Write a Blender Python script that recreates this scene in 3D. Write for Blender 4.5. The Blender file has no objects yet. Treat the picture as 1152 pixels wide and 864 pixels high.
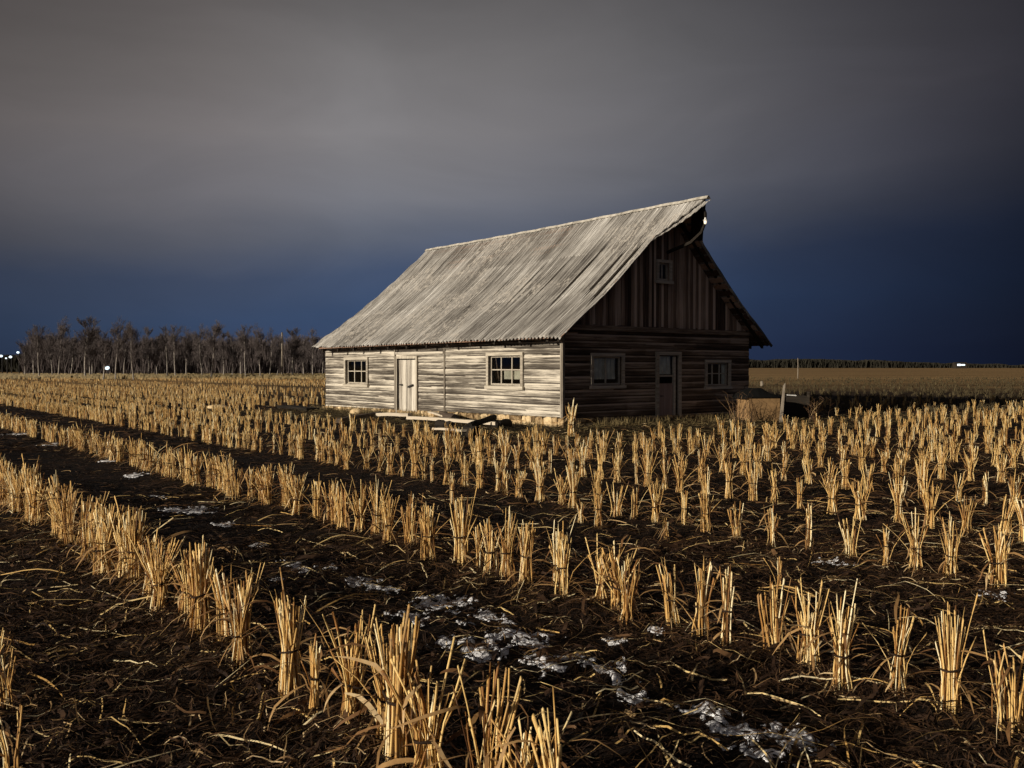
import bpy, bmesh, math, random
import numpy as np
from mathutils import Vector, Matrix
RNG = np.random.default_rng(7)
rnd = random.Random(11)
S = bpy.context.scene
COL = S.collection
F = 1037.0; HY = 411.5; CX = 576.0; CAMH = 1.7

def at(px, py):
    z = F*CAMH/(py-HY)
    return ((px-CX)/F*z, z)

# ------------------------------------------------------------ noise
def _hash(ix, iy, seed):
    h = (ix.astype(np.int64)*374761393 + iy.astype(np.int64)*668265263 + seed*1442695041) & 0xffffffff
    h = ((h ^ (h >> 13))*1274126177) & 0xffffffff
    h = h ^ (h >> 16)
    return (h & 0xffff)/65535.0
def vnoise(x, y, seed=0):
    x = np.asarray(x, float); y = np.asarray(y, float)
    ix = np.floor(x); iy = np.floor(y); fx = x-ix; fy = y-iy
    fx = fx*fx*(3-2*fx); fy = fy*fy*(3-2*fy)
    a = _hash(ix, iy, seed); b = _hash(ix+1, iy, seed); c = _hash(ix, iy+1, seed); d = _hash(ix+1, iy+1, seed)
    return (a*(1-fx)+b*fx)*(1-fy)+(c*(1-fx)+d*fx)*fy
def fbm(x, y, seed=0, octv=4):
    s = 0; a = .5; f = 1
    for k in range(octv):
        s = s+a*(vnoise(x*f+k*17.3, y*f-k*9.1, seed+k)-.5)*2; a *= .5; f *= 2.05
    return s

# ------------------------------------------------------------ row layout
DN = (.79, .61); DR = (-.61, .79)
ROWS = [2.0, 4.4, 7.2, 9.3, 11.4, 13.6, 15.8] + [18.0+2.2*k for k in range(52)]
def rowc(x, y): return x*DN[0]+y*DN[1]
TH = math.atan2(5.355, 6.52)
BX, BY = 1.40, 25.5
W, L = 8.44, 13.70
def to_barn(x, y):
    dx = x-BX; dy = y-BY
    return dx*math.cos(TH)+dy*math.sin(TH), -dx*math.sin(TH)+dy*math.cos(TH)
def ridge(c):
    c = np.asarray(c, float); r = np.zeros_like(c)
    for k, q in enumerate(ROWS[:14]): r = np.maximum(r, np.exp(-((c-q)/.33)**2))
    return r
def gh(x, y):
    x = np.asarray(x, float); y = np.asarray(y, float)
    d = np.sqrt(x*x+y*y); near = np.clip(1-d/40, 0, 1); n2 = np.clip(1-d/16, 0, 1)
    h = fbm(x*.35, y*.35, 3, 2)*.05*np.clip(1-d/120, 0, 1)
    h = h + ridge(rowc(x, y))*.06*near - .02
    h = h + fbm(x*1.7, y*1.7, 5, 3)*.045*near
    cl = np.abs(fbm(x*6, y*6, 9, 3)); h = h + (cl*.10 + np.abs(fbm(x*14, y*14, 51, 2))*.035 + fbm(x*23, y*23, 21, 2)*.02)*n2
    u, v = to_barn(x, y)
    out = np.maximum(np.maximum(-u, u-W), np.maximum(-v, v-L))
    k = np.clip(out/2.5, 0, 1)
    return h*k + .0*(1-k)

# ------------------------------------------------------------ mesh helpers
def mesh_np(name, V, Q, mat, parent=None, col=None, smooth=False):
    V = np.asarray(V, np.float32).reshape(-1, 3); Q = np.asarray(Q, np.int32).reshape(-1, 4)
    me = bpy.data.meshes.new(name)
    me.vertices.add(len(V)); me.vertices.foreach_set('co', V.ravel())
    me.loops.add(len(Q)*4); me.loops.foreach_set('vertex_index', Q.ravel())
    me.polygons.add(len(Q)); me.polygons.foreach_set('loop_start', np.arange(0, len(Q)*4, 4, dtype=np.int32))
    if smooth: me.polygons.foreach_set('use_smooth', np.ones(len(Q), bool))
    me.update(calc_edges=True)
    if col is not None:
        at_ = me.attributes.new('rnd', 'FLOAT', 'POINT'); at_.data.foreach_set('value', np.asarray(col, np.float32))
    me.materials.append(mat)
    if name is None: return me
    o = bpy.data.objects.new(name, me); COL.objects.link(o)
    if parent: o.parent = parent
    return o

class MB:
    """collects quads/tris with a per-vertex rnd value, builds one mesh"""
    def __init__(s): s.v = []; s.f = []; s.c = []
    def add(s, vs, fs, c=.5):
        n = len(s.v); s.v += [tuple(p) for p in vs]; s.f += [tuple(i+n for i in f) for f in fs]; s.c += [c]*len(vs)
    def box(s, a, b, c=.5, T=None, jit=0):
        x0, y0, z0 = a; x1, y1, z1 = b
        P = [(x0,y0,z0),(x1,y0,z0),(x1,y1,z0),(x0,y1,z0),(x0,y0,z1),(x1,y0,z1),(x1,y1,z1),(x0,y1,z1)]
        if jit: P = [tuple(q+rnd.uniform(-jit, jit) for q in p) for p in P]
        if T: P = [T(*p) for p in P]
        s.add(P, [(0,3,2,1),(4,5,6,7),(0,1,5,4),(1,2,6,5),(2,3,7,6),(3,0,4,7)], c)
    def tube(s, pts, rad, n=8, c=.5, cap=True, rough=0):
        pts = [Vector(p) for p in pts]; rings = []
        base = len(s.v); up = Vector((0.13, .21, .97))
        for i, p in enumerate(pts):
            d = (pts[min(i+1, len(pts)-1)]-pts[max(i-1, 0)]).normalized()
            a = d.cross(up if abs(d.dot(up)) < .95 else Vector((1, 0, 0))).normalized(); b = d.cross(a)
            r = rad[i] if hasattr(rad, '__len__') else rad
            for k in range(n):
                t = 2*math.pi*k/n; rr = r*(1+rnd.uniform(-rough, rough))
                s.v.append(tuple(p+a*math.cos(t)*rr+b*math.sin(t)*rr)); s.c.append(c)
        for i in range(len(pts)-1):
            for k in range(n):
                k2 = (k+1) % n
                s.f.append((base+i*n+k, base+i*n+k2, base+(i+1)*n+k2, base+(i+1)*n+k))
        if cap:
            s.f.append(tuple(base+k for k in range(n))[::-1]); s.f.append(tuple(base+(len(pts)-1)*n+k for k in range(n)))
    def build(s, name, mat, parent=None, bevel=0, smooth=False):
        me = bpy.data.meshes.new(name); me.from_pydata(s.v, [], s.f)
        bm = bmesh.new(); bm.from_mesh(me); bmesh.ops.recalc_face_normals(bm, faces=bm.faces[:]); bm.to_mesh(me); bm.free()
        a = me.attributes.new('rnd', 'FLOAT', 'POINT'); a.data.foreach_set('value', s.c)
        if smooth: me.polygons.foreach_set('use_smooth', [True]*len(me.polygons))
        me.materials.append(mat)
        o = bpy.data.objects.new(name, me); COL.objects.link(o)
        if parent: o.parent = parent
        if bevel:
            m = o.modifiers.new('Bevel', 'BEVEL'); m.width = bevel; m.segments = 2; m.limit_method = 'ANGLE'
        return o
def tag(o, label=None, cat=None, group=None, kind=None):
    if label: o['label'] = label
    if cat: o['category'] = cat
    if group: o['group'] = group
    if kind: o['kind'] = kind
    return o
def empty(name, loc, rz=0, **k):
    o = bpy.data.objects.new(name, None); COL.objects.link(o); o.location = loc; o.rotation_euler = (0, 0, rz)
    o.empty_display_size = .1
    return tag(o, **k)

# ------------------------------------------------------------ materials
class NT:
    def __init__(s, name):
        s.m = bpy.data.materials.new(name); s.m.use_nodes = True; s.t = s.m.node_tree
        s.b = s.t.nodes['Principled BSDF']; s.b.inputs['Specular IOR Level'].default_value = .2
    def n(s, typ, **k):
        o = s.t.nodes.new(typ)
        for a, b in k.items():
            if a in o.inputs.keys(): o.inputs[a].default_value = b
            else: setattr(o, a, b)
        return o
    def l(s, a, b): s.t.links.new(a, b)
    def coord(s, scale, typ='Object'):
        tc = s.n('ShaderNodeTexCoord'); mp = s.n('ShaderNodeMapping'); mp.inputs['Scale'].default_value = scale
        s.l(tc.outputs[typ], mp.inputs[0]); return mp.outputs[0]
    def noise(s, vec, scale=1, detail=4, rough=.6, dist=0):
        o = s.n('ShaderNodeTexNoise'); o.inputs['Scale'].default_value = scale; o.inputs['Detail'].default_value = detail
        o.inputs['Roughness'].default_value = rough; o.inputs['Distortion'].default_value = dist
        s.l(vec, o.inputs['Vector']); return o.outputs['Fac']
    def ramp(s, fac, stops, interp='LINEAR'):
        o = s.n('ShaderNodeValToRGB'); e = o.color_ramp.elements; o.color_ramp.interpolation = interp
        while len(e) < len(stops): e.new(.5)
        for i, (p, c) in enumerate(stops):
            e[i].position = p; e[i].color = (c if len(c) == 4 else (*c, 1)) if hasattr(c, '__len__') else (c, c, c, 1)
        s.l(fac, o.inputs[0]); return o.outputs[0]
    def mix(s, f, a, b, bl='MIX'):
        o = s.n('ShaderNodeMix', data_type='RGBA', blend_type=bl)
        for v, k in ((f, 0), (a, 6), (b, 7)):
            if hasattr(v, 'links') or hasattr(v, 'is_linked'): s.l(v, o.inputs[k])
            else: o.inputs[k].default_value = v if k == 0 else ((*v, 1) if len(v) == 3 else v)
        return o.outputs[2]
    def math(s, op, a, b=None):
        o = s.n('ShaderNodeMath', operation=op)
        for v, k in ((a, 0), (b, 1)):
            if v is None: continue
            if hasattr(v, 'is_linked'): s.l(v, o.inputs[k])
            else: o.inputs[k].default_value = v
        return o.outputs[0]
    def attr(s, name='rnd'):
        o = s.n('ShaderNodeAttribute'); o.attribute_name = name; return o.outputs['Fac']
    def bump(s, h, strength=.5, dist=.01):
        o = s.n('ShaderNodeBump'); o.inputs['Strength'].default_value = strength; o.inputs['Distance'].default_value = dist
        s.l(h, o.inputs['Height']); s.l(o.outputs[0], s.b.inputs['Normal'])
    def done(s, color, rough=.85):
        if hasattr(color, 'is_linked'): s.l(color, s.b.inputs['Base Color'])
        else: s.b.inputs['Base Color'].default_value = (*color, 1)
        s.b.inputs['Roughness'].default_value = rough
        return s.m

def wood(name, axis, dark, mid, light, fine=60, long_=.7, contrast=(.3, .5, .68), attr=.35, bump=.6):
    """weathered wood, grain running along axis"""
    t = NT(name)
    def sc(a, b):
        v = [b]*3; v[axis] = a; return v
    n1 = t.noise(t.coord(sc(long_, fine*.28)), 1, 5, .65, .6)
    n2 = t.noise(t.coord(sc(long_*4, fine*1.6)), 1, 4, .7)
    n3 = t.noise(t.coord((.55, .55, .8)), 1, 3, .5)
    f = t.math('ADD', t.math('MULTIPLY', n1, .55), t.math('MULTIPLY', n2, .33))
    f = t.math('ADD', f, t.math('MULTIPLY', n3, .12))
    f = t.math('ADD', f, t.math('MULTIPLY', t.math('SUBTRACT', t.attr(), .5), attr))
    c = t.ramp(f, [(contrast[0], dark), (contrast[1], mid), (contrast[2], light)])
    t.bump(t.math('ADD', n2, n1), bump, .012)
    return t.done(c, .9)

M = {}
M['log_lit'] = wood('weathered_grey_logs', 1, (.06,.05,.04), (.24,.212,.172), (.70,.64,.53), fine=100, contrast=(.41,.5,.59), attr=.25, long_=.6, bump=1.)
M['log_gable'] = wood('shade_darkened_brown_logs', 0, (.035,.024,.016), (.16,.115,.08), (.52,.40,.30), attr=.5, fine=75)  # brown gable logs, with the shade on that wall darkened into the base colour
M['board_v'] = wood('vertical_gable_boards', 2, (.05,.032,.022), (.27,.185,.13), (.72,.56,.43), attr=.42, fine=75, long_=.5)
M['pale_trim_h'] = wood('pale_trim_along_wall', 1, (.13,.11,.085), (.34,.30,.24), (.62,.56,.45), attr=.3)
M['pale_trim_v'] = wood('pale_trim_upright', 2, (.12,.1,.08), (.33,.29,.23), (.62,.56,.45), attr=.3)
M['door_v'] = wood('pale_door_planks', 2, (.10,.08,.06), (.40,.36,.30), (.72,.67,.57), attr=.5, fine=75, contrast=(.38,.5,.62))
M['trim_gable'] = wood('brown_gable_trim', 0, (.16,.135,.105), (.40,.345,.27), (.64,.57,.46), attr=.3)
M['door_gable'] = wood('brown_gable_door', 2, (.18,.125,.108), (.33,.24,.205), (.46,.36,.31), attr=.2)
M['debris'] = wood('old_beam_wood', 0, (.08,.06,.045), (.3,.24,.17), (.6,.52,.4), attr=.6)
M['dark_wood'] = wood('dark_old_wood', 0, (.01,.008,.006), (.03,.024,.018), (.07,.055,.04), attr=.4)
M['batten'] = wood('brown_roof_battens', 0, (.08,.045,.03), (.26,.15,.10), (.48,.32,.23), attr=.6)
# roof
t = NT('weathered_roof_sheets')
a = t.noise(t.coord((.22, 34, .22)), 1, 5, .7, .25); b = t.noise(t.coord((1.0, 95, 1.0)), 1, 4, .7); c3 = t.noise(t.coord((.6, .5, .6)), 1, 4, .6)
f = t.math('ADD', t.math('ADD', t.math('MULTIPLY', a, .36), t.math('MULTIPLY', b, .50)), t.math('MULTIPLY', c3, .14))
f = t.math('ADD', f, t.math('MULTIPLY', t.math('SUBTRACT', t.attr(), .5), .09))
base = t.ramp(f, [(.39, (.035,.031,.028)), (.46, (.17,.157,.14)), (.54, (.42,.40,.365)), (.63, (.84,.82,.77))])
pn = t.noise(t.coord((5, 22, 5)), 1, 6, .75); pm = t.noise(t.coord((.45, .3, .45)), 1, 2, .5)
pf = t.ramp(t.math('MULTIPLY', t.ramp(pn, [(.5, 0.), (.6, 1.)]), t.ramp(pm, [(.46, 0.), (.56, 1.)])), [(.1, 0.), (.8, 1.)])
t.bump(t.math('ADD', b, pn), .5, .012)
M['roof'] = t.done(t.mix(pf, base, (.52,.48,.42)), .8)
t = NT('pale_ridge_metal'); n = t.noise(t.coord((3, 6, 3)), 1, 5); t.bump(n, .3, .01)
M['ridge'] = t.done(t.ramp(n, [(.3, (.25,.23,.19)), (.6, (.62,.58,.5))]), .7)
# stone
t = NT('yellow_rubble_stone'); n = t.noise(t.coord((6, 6, 6)), 1, 6, .65)
f = t.math('ADD', n, t.math('MULTIPLY', t.math('SUBTRACT', t.attr(), .5), .4)); t.bump(n, .8, .03)
M['stone'] = t.done(t.ramp(f, [(.3, (.14,.09,.045)), (.5, (.48,.34,.18)), (.72, (.75,.58,.34))]), .95)
# straw
def straw(name, cols, bump=.3, nodes=False):
    t = NT(name); n = t.noise(t.coord((40, 40, 7)), 1, 4, .6)
    f = t.math('ADD', t.math('MULTIPLY', t.attr(), .75), t.math('MULTIPLY', n, .3)); c = t.ramp(f, cols)
    if nodes:
        tc = t.n('ShaderNodeTexCoord'); sp = t.n('ShaderNodeSeparateXYZ'); t.l(tc.outputs['Object'], sp.inputs[0])
        w_ = t.math('FRACT', t.math('ADD', t.math('MULTIPLY', sp.outputs['Z'], 7.0), t.math('MULTIPLY', t.attr(), 23.0)))
        band = t.ramp(w_, [(0., 1.), (.05, 1.), (.09, 0.)]); c = t.mix(t.math('MULTIPLY', band, .55), c, (.13, .07, .03))
        gm = t.noise(t.coord((9, 9, 5)), 1, 5, .7); c = t.mix(t.ramp(gm, [(.52, 0.), (.68, .6)]), c, (.30, .22, .13))
        t.bump(t.math('ADD', n, band), bump, .004)
    else: t.bump(n, bump, .003)
    m = t.done(c, .62); t.b.inputs['Specular IOR Level'].default_value = .3
    return m
SC = [(.14, (.06,.022,.006)), (.32, (.30,.135,.034)), (.52, (.62,.37,.115)), (.72, (.84,.60,.24)), (.92, (.97,.85,.54))]
M['straw'] = straw('dry_golden_straw', SC, .4, True)
M['husk'] = straw('brown_papery_leaves', [(.1, (.05,.022,.009)), (.4, (.19,.095,.036)), (.7, (.44,.27,.11)), (.95, (.75,.6,.36))])
M['litter'] = straw('brown_straw_litter', [(.1, (.012,.006,.0035)), (.45, (.045,.022,.010)), (.68, (.15,.08,.034)), (.86, (.5,.34,.16)), (.99, (.85,.7,.45))])
t = NT('dark_twine'); M['twine'] = t.done((.03,.017,.01), .9)
# soil
t = NT('dark_wet_soil')
co = t.coord((1, 1, 1)); n1 = t.noise(co, 1.3, 6, .65); n2 = t.noise(co, 22, 6, .7); n3 = t.noise(co, .05, 5, .6)
nears = t.ramp(t.math('ADD', t.math('MULTIPLY', n1, .5), t.math('MULTIPLY', n2, .5)), [(.36, (.003,.002,.0016)), (.52, (.010,.006,.004)), (.66, (.048,.026,.014))])
fc = t.noise(t.coord((.012, .11, 1)), 1, 7, .75)
fars = t.ramp(fc, [(.32, (.12,.072,.03)), (.5, (.27,.17,.072)), (.68, (.46,.31,.145))])
yard = t.ramp(n2, [(.35, (.03,.022,.01)), (.6, (.085,.062,.028)), (.75, (.17,.125,.06))])
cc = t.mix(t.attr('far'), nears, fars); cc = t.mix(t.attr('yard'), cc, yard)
t.bump(t.math('ADD', n2, t.math('MULTIPLY', n1, .7)), .9, .04)
M['soil'] = t.done(cc, .8); t.b.inputs['Specular IOR Level'].default_value = .12
t = NT('old_crusty_snow'); n = t.noise(t.coord((25, 25, 25)), 1, 6, .7); t.bump(n, .35, .01)
M['snow'] = t.done(t.ramp(n, [(.30, (.3,.3,.31)), (.38, (.8,.81,.84)), (.6, (.95,.95,.97))]), .5)
# misc
def plain(name, c, r=.8, scale=8, var=.3, spec=.2, metal=0):
    t = NT(name); n = t.noise(t.coord((scale,)*3), 1, 5, .6); t.bump(n, .3, .01)
    lo = tuple(v*(1-var) for v in c); hi = tuple(min(1, v*(1+var)) for v in c)
    m = t.done(t.ramp(n, [(.3, lo), (.7, hi)]), r); t.b.inputs['Specular IOR Level'].default_value = spec
    t.b.inputs['Metallic'].default_value = metal; return m
M['interior'] = plain('dark_interior', (.02,.017,.014))
M['curtain'] = plain('grey_white_curtain', (.8,.77,.68), .9, 3)
M['card'] = plain('tan_cardboard', (.46,.42,.32), .9, 3)
M['iron'] = plain('black_iron', (.03,.028,.026), .6, 20)
M['tarp'] = plain('black_tarpaulin', (.003,.003,.003), .75, 4)
M['ply'] = plain('ochre_plywood', (.27,.165,.075), .85, 5)
M['bark_pale'] = plain('pale_tree_bark', (.29,.26,.225), .9, 4, .5)
M['twig'] = plain('brown_bare_twigs', (.055,.038,.028), .95, 2)
M['thicket'] = plain('dark_brown_brushwood', (.11,.09,.085), .95, .5)
M['farwood'] = plain('dark_distant_woodland', (.022,.02,.014), .95, .02)
M['post'] = plain('grey_post_wood', (.26,.22,.17), .9, 5)
M['whitepaint'] = plain('chipped_white_paint', (.75,.74,.7), .5, 9, .1)
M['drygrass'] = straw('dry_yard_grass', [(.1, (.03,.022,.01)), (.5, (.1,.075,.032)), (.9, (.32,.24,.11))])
t = NT('window_glass'); g = t.n('ShaderNodeBsdfGlossy'); g.inputs['Roughness'].default_value = .05; tr_ = t.n('ShaderNodeBsdfTransparent'); tr_.inputs[0].default_value = (.9, .92, .92, 1)
ms = t.n('ShaderNodeMixShader'); ms.inputs[0].default_value = .05; t.l(tr_.outputs[0], ms.inputs[1]); t.l(g.outputs[0], ms.inputs[2]); t.l(ms.outputs[0], t.t.nodes['Material Output'].inputs[0])
M['glass'] = t.m
def emit(name, c, s):
    t = NT(name); t.b.inputs['Emission Color'].default_value = (*c, 1); t.b.inputs['Emission Strength'].default_value = s; return t.done(c, .4)
M['lamp_white'] = emit('lit_white_lamp', (.75,.9,1), 1.6)
M['lamp_warm'] = emit('lit_warm_bulb', (1,.86,.66), .8)

# ------------------------------------------------------------ ground
def axis(lo, d0, d1, hi, step, g):
    a = list(np.arange(d0, d1, step)); s = step
    x = a[-1]
    while x < hi: s *= g; x += s; a.append(x)
    s = step; x = d0; b = []
    while x > lo: s *= g; x -= s; b.append(x)
    return np.array(b[::-1]+a)
gx = axis(-3500, -7.5, 8.5, 3500, .038, 1.045); gy = axis(-300, 2.6, 13, 5000, .038, 1.03)
X, Y = np.meshgrid(gx, gy, indexing='ij'); Z = gh(X, Y)
nx, ny = X.shape; idx = np.arange(nx*ny).reshape(nx, ny)
Q = np.stack([idx[:-1, :-1], idx[1:, :-1], idx[1:, 1:], idx[:-1, 1:]], -1).reshape(-1, 4)
ground = mesh_np('ground', np.stack([X, Y, Z], -1).reshape(-1, 3), Q, M['soil'], smooth=True)
tag(ground, kind='structure')
dist = np.sqrt(X**2+Y**2).ravel()
u, v = to_barn(X, Y); out = np.maximum(np.maximum(-u, u-W), np.maximum(-v, v-L)).ravel()
yv = np.clip(1-(out+.8*fbm(X, Y, 33, 3).ravel())/3.6, 0, 1)
fr = np.clip((dist-42)/60, 0, 1)
# a strip behind the house on its right side keeps the darker soil tone
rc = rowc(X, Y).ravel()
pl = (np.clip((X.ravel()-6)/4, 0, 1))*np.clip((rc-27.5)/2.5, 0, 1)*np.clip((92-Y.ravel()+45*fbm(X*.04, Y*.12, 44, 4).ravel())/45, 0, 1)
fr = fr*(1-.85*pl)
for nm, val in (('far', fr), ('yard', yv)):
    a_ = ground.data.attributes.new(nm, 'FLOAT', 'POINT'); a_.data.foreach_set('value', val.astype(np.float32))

# ------------------------------------------------------------ snow patches: real crust lying in the furrow
blobs = [(210,575,.30),(335,640,.2),(398,655,.13),(430,660,.16),(490,676,.24),(462,690,.14),(535,730,.19),(503,722,.12),(580,715,.2),(602,724,.16),(612,745,.14),
         (640,740,.14),(665,750,.17),(700,748,.07),(715,785,.09),(770,800,.12),(800,806,.1),(832,825,.15),(880,832,.16),(850,850,.12),(25,488,.5),(940,635,.13),(1125,672,.12),
         (520,700,.07),(570,700,.07),(690,720,.07),(742,715,.06),(905,880,.12),(60,500,.3),(250,590,.12),(150,535,.2),(290,612,.13),(180,560,.14),(365,640,.1),(120,520,.2),(310,655,.09),(545,690,.12)]
sm = []
off = 0; VV = []; QQ = []
for (px, py, r) in blobs:
    r *= .86
    x0, y0 = at(px, py); n = 76
    g = np.linspace(-1.6*r, 1.6*r, n); A, B = np.meshgrid(x0+g*1.25, y0+g*1.5, indexing='ij')
    da = (A-x0)*DR[0]+(B-y0)*DR[1]; db = (A-x0)*DN[0]+(B-y0)*DN[1]
    m = 1-np.sqrt((da/(r*1.6))**2+(db/r)**2)+fbm(A*5, B*5, 61, 2)*.9+fbm(A*23, B*23, 66, 3)*1.25-.40
    Zs = gh(A, B)+.004+np.clip(m, 0, .5)*.010
    Zs = np.where(m < .02, gh(A, B)-.012, Zs)
    ii = np.arange(n*n).reshape(n, n)
    keep = (np.maximum(np.maximum(m[:-1,:-1], m[1:,:-1]), np.maximum(m[1:,1:], m[:-1,1:])) > .0)
    q = np.stack([ii[:-1,:-1], ii[1:,:-1], ii[1:,1:], ii[:-1,1:]], -1)[keep]
    VV.append(np.stack([A, B, Zs], -1).reshape(-1, 3)); QQ.append(q.reshape(-1, 4)+off); off += n*n
V_ = np.concatenate(VV); Q_ = np.concatenate(QQ); us = np.unique(Q_); mp_ = -np.ones(len(V_), int); mp_[us] = np.arange(len(us))
tag(mesh_np('snow', V_[us], mp_[Q_], M['snow'], smooth=True), 'thin crusty patches of old snow lying in the dark furrows', 'snow', kind='stuff')

# ------------------------------------------------------------ barn
barn = empty('log_barn', (BX, BY, 0), TH, label='long weathered log barn with steep grey roof and dark gable, alone in the field', cat='barn')
RZ_E0, RZ_R0 = 2.50, 6.58    # eave / ridge heights, near end
def roof_z(x, y, side=0):
    """top surface of the roof at barn x (distance across) and y (along)"""
    yy = np.clip(y/13.0, -.2, 1.1)
    ze = 2.50-.07*yy; zr = 6.58-.12*yy
    if side == 0: q = (x+.60)/(4.22+.60)
    else: q = (8.90-x)/(8.90-4.22); ze = ze-.08
    q = np.clip(q, -.1, 1.05)
    return ze+(zr-ze)*(q-.045*np.sin(np.pi*np.clip(q, 0, 1))) - .035*np.sin(np.pi*np.clip(yy, 0, 1))*q, q
def PL(u, z, d): return (-d, u, z)          # long wall facing the light
def PG(u, z, d): return (u, -d, z)          # gable wall
def PR(u, z, d): return (W+d, u, z)
def PB(u, z, d): return (u, L+d, z)

def log_wall(name, P, length, z0f, z1f, openings, mat, course=.19, seed=0, du=.09):
    us = set(np.round(np.arange(0, length, du), 4)); us.add(length)
    zmin, zmax = min(z0f(0), z0f(length)), max(z1f(0), z1f(length))
    zs = set(np.round(np.arange(zmin, zmax, course/8), 4)); zs.add(zmax)
    for (a, b, c, d) in openings: us |= {a, b}; zs |= {c, d}
    us = np.array(sorted(us)); zs = np.array(sorted(zs))
    U, Zz = np.meshgrid(us, zs, indexing='ij')
    cz = Zz+.035*fbm(U*.22, np.floor(Zz/course)*3.3, seed, 2)
    k = np.floor(cz/course); ph = cz/course-k
    prof = np.power(np.clip(np.sin(np.pi*ph), 0, 1), .5)
    amp = .030+.02*(_hash(k, k*0+seed, 5)-.5)
    D = amp*1.0*np.power(prof, .55)-.02+.016*fbm(U*1.1, Zz*26, seed+3, 3)+.016*(_hash(k, k*0, seed+9)-.5)
    inner = np.zeros_like(U, bool)
    for (a, b, c, d) in openings: D = np.where((U >= a-.001) & (U <= b+.001) & (Zz >= c-.001) & (Zz <= d+.001), np.minimum(D, 0), D)
    zz = np.clip(Zz, z0f(U), z1f(U))
    rv = np.clip(.45+.35*(_hash(k, np.floor(U/3.1+_hash(k, k*0, 4)*3), seed)-.5)+.9*fbm(U*.45+k*5.1, k*7.7, seed+2, 3), 0, 1)*.55 + .45*np.where(ph > .74, 1.1, np.where(ph < .10, -.6, .42))
    pts = P(U, zz, D); V = np.stack(np.broadcast_arrays(*pts), -1).reshape(-1, 3)
    n, m = U.shape; ii = np.arange(n*m).reshape(n, m)
    uc = (U[:-1,:-1]+U[1:,1:])/2; zc = (Zz[:-1,:-1]+Zz[1:,1:])/2; keep = np.ones_like(uc, bool)
    for (a, b, c, d) in openings: keep &= ~((uc > a) & (uc < b) & (zc > c) & (zc < d))
    keep &= (zz[:-1,1:]-zz[:-1,:-1]) > 1e-4
    q = np.stack([ii[:-1,:-1], ii[1:,:-1], ii[1:,1:], ii[:-1,1:]], -1)[keep]
    # inner face and reveals give the wall its thickness
    V = list(map(tuple, V)); Qs = [tuple(x) for x in q.reshape(-1, 4)]; C = list(rv.ravel())
    def quad(a, b, c, d):
        n0 = len(V); V.extend([a, b, c, d]); Qs.append((n0, n0+1, n0+2, n0+3)); C.extend([.3]*4)
    ib = sorted({0, length} | {o[0] for o in openings} | {o[1] for o in openings}); jb = sorted({zmin, zmax} | {o[2] for o in openings} | {o[3] for o in openings})
    for i in range(len(ib)-1):
        for j in range(len(jb)-1):
            a, b, c, d = ib[i], ib[i+1], jb[j], jb[j+1]; mu, mz = (a+b)/2, (c+d)/2
            if any(o[0] < mu < o[1] and o[2] < mz < o[3] for o in openings): continue
            quad(P(a, c, -.2), P(b, c, -.2), P(b, d, -.2), P(a, d, -.2))
    for (a, b, c, d) in openings:
        quad(P(a, c, 0), P(b, c, 0), P(b, c, -.2), P(a, c, -.2)); quad(P(a, d, 0), P(b, d, 0), P(b, d, -.2), P(a, d, -.2))
        quad(P(a, c, 0), P(a, d, 0), P(a, d, -.2), P(a, c, -.2)); quad(P(b, c, 0), P(b, d, 0), P(b, d, -.2), P(b, c, -.2))
    return mesh_np(name, V, Qs, mat, barn, C, smooth=False)

z0L = lambda u: .27-.010*np.asarray(u)
z0G = lambda u: .24-.012*np.asarray(u)
winF = (10.52, 12.04, 1.04, 1.92); doorL = (7.25, 8.42, -.3, 1.94); winN = (1.76, 3.28, 1.12, 2.0)
log_wall('log_wall', PL, L, z0L, lambda u: 2.86+0*np.asarray(u), [winF, (7.25, 8.42, -.02, 1.94), winN], M['log_lit'], .2, 3)
g1 = (1.15, 2.32, 1.15, 1.97); gd = (3.92, 4.83, .06, 2.02); g2 = (6.22, 7.32, 1.06, 1.80)
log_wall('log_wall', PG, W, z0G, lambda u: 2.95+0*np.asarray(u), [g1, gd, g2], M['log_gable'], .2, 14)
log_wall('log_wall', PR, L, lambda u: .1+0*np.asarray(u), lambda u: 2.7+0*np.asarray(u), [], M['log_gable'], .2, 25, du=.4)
log_wall('log_wall', PB, W, lambda u: .1+0*np.asarray(u), lambda u: 2.5+0*np.asarray(u), [], M['log_lit'], .2, 36, du=.4)
m = MB(); m.box((.25, .25, .02), (W-.25, L-.25, .06)); m.build('floor', M['interior'], barn)
m = MB(); m.box((.22, .22, 2.66), (W-.22, L-.22, 2.72)); m.build('ceiling', M['interior'], barn)

# foundation stones
def stones(P, length, zf, seed):
    m = MB(); r = random.Random(seed); u = -.05
    while u < length:
        w = r.uniform(.16, .42); zt = float(zf(u)); lay = 1 if r.random() < .6 else 2; zb = -.12
        hs = [(zb, zt+.005)] if lay == 1 else [(zb, zt*.45), (zt*.45-.02, zt+.005)]
        for (a, b) in hs:
            c = r.random(); cu = u+w/2; cz = (a+b)/2; d0 = r.uniform(.015, .07); vs = []; fs = []
            na, nb = 8, 6
            for i in range(nb+1):
                ph = math.pi*i/nb
                for j in range(na):
                    th = 2*math.pi*j/na
                    sx = math.sin(ph)*math.cos(th); sy = math.sin(ph)*math.sin(th); sz = math.cos(ph)
                    k = 1/max(abs(sx), abs(sy), abs(sz))**.72*r.uniform(.9, 1.06)
                    vs.append(P(cu+sx*k*w*.49, cz+sz*k*(b-a)*.5, -.1+d0+sy*k*.13))
            for i in range(nb):
                for j in range(na): fs.append((i*na+j, i*na+(j+1) % na, (i+1)*na+(j+1) % na, (i+1)*na+j))
            m.add(vs, fs, c)
        u += w*.93
    return m
m = stones(PL, L, z0L, 4); m2 = stones(PG, W, z0G, 8)
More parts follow.
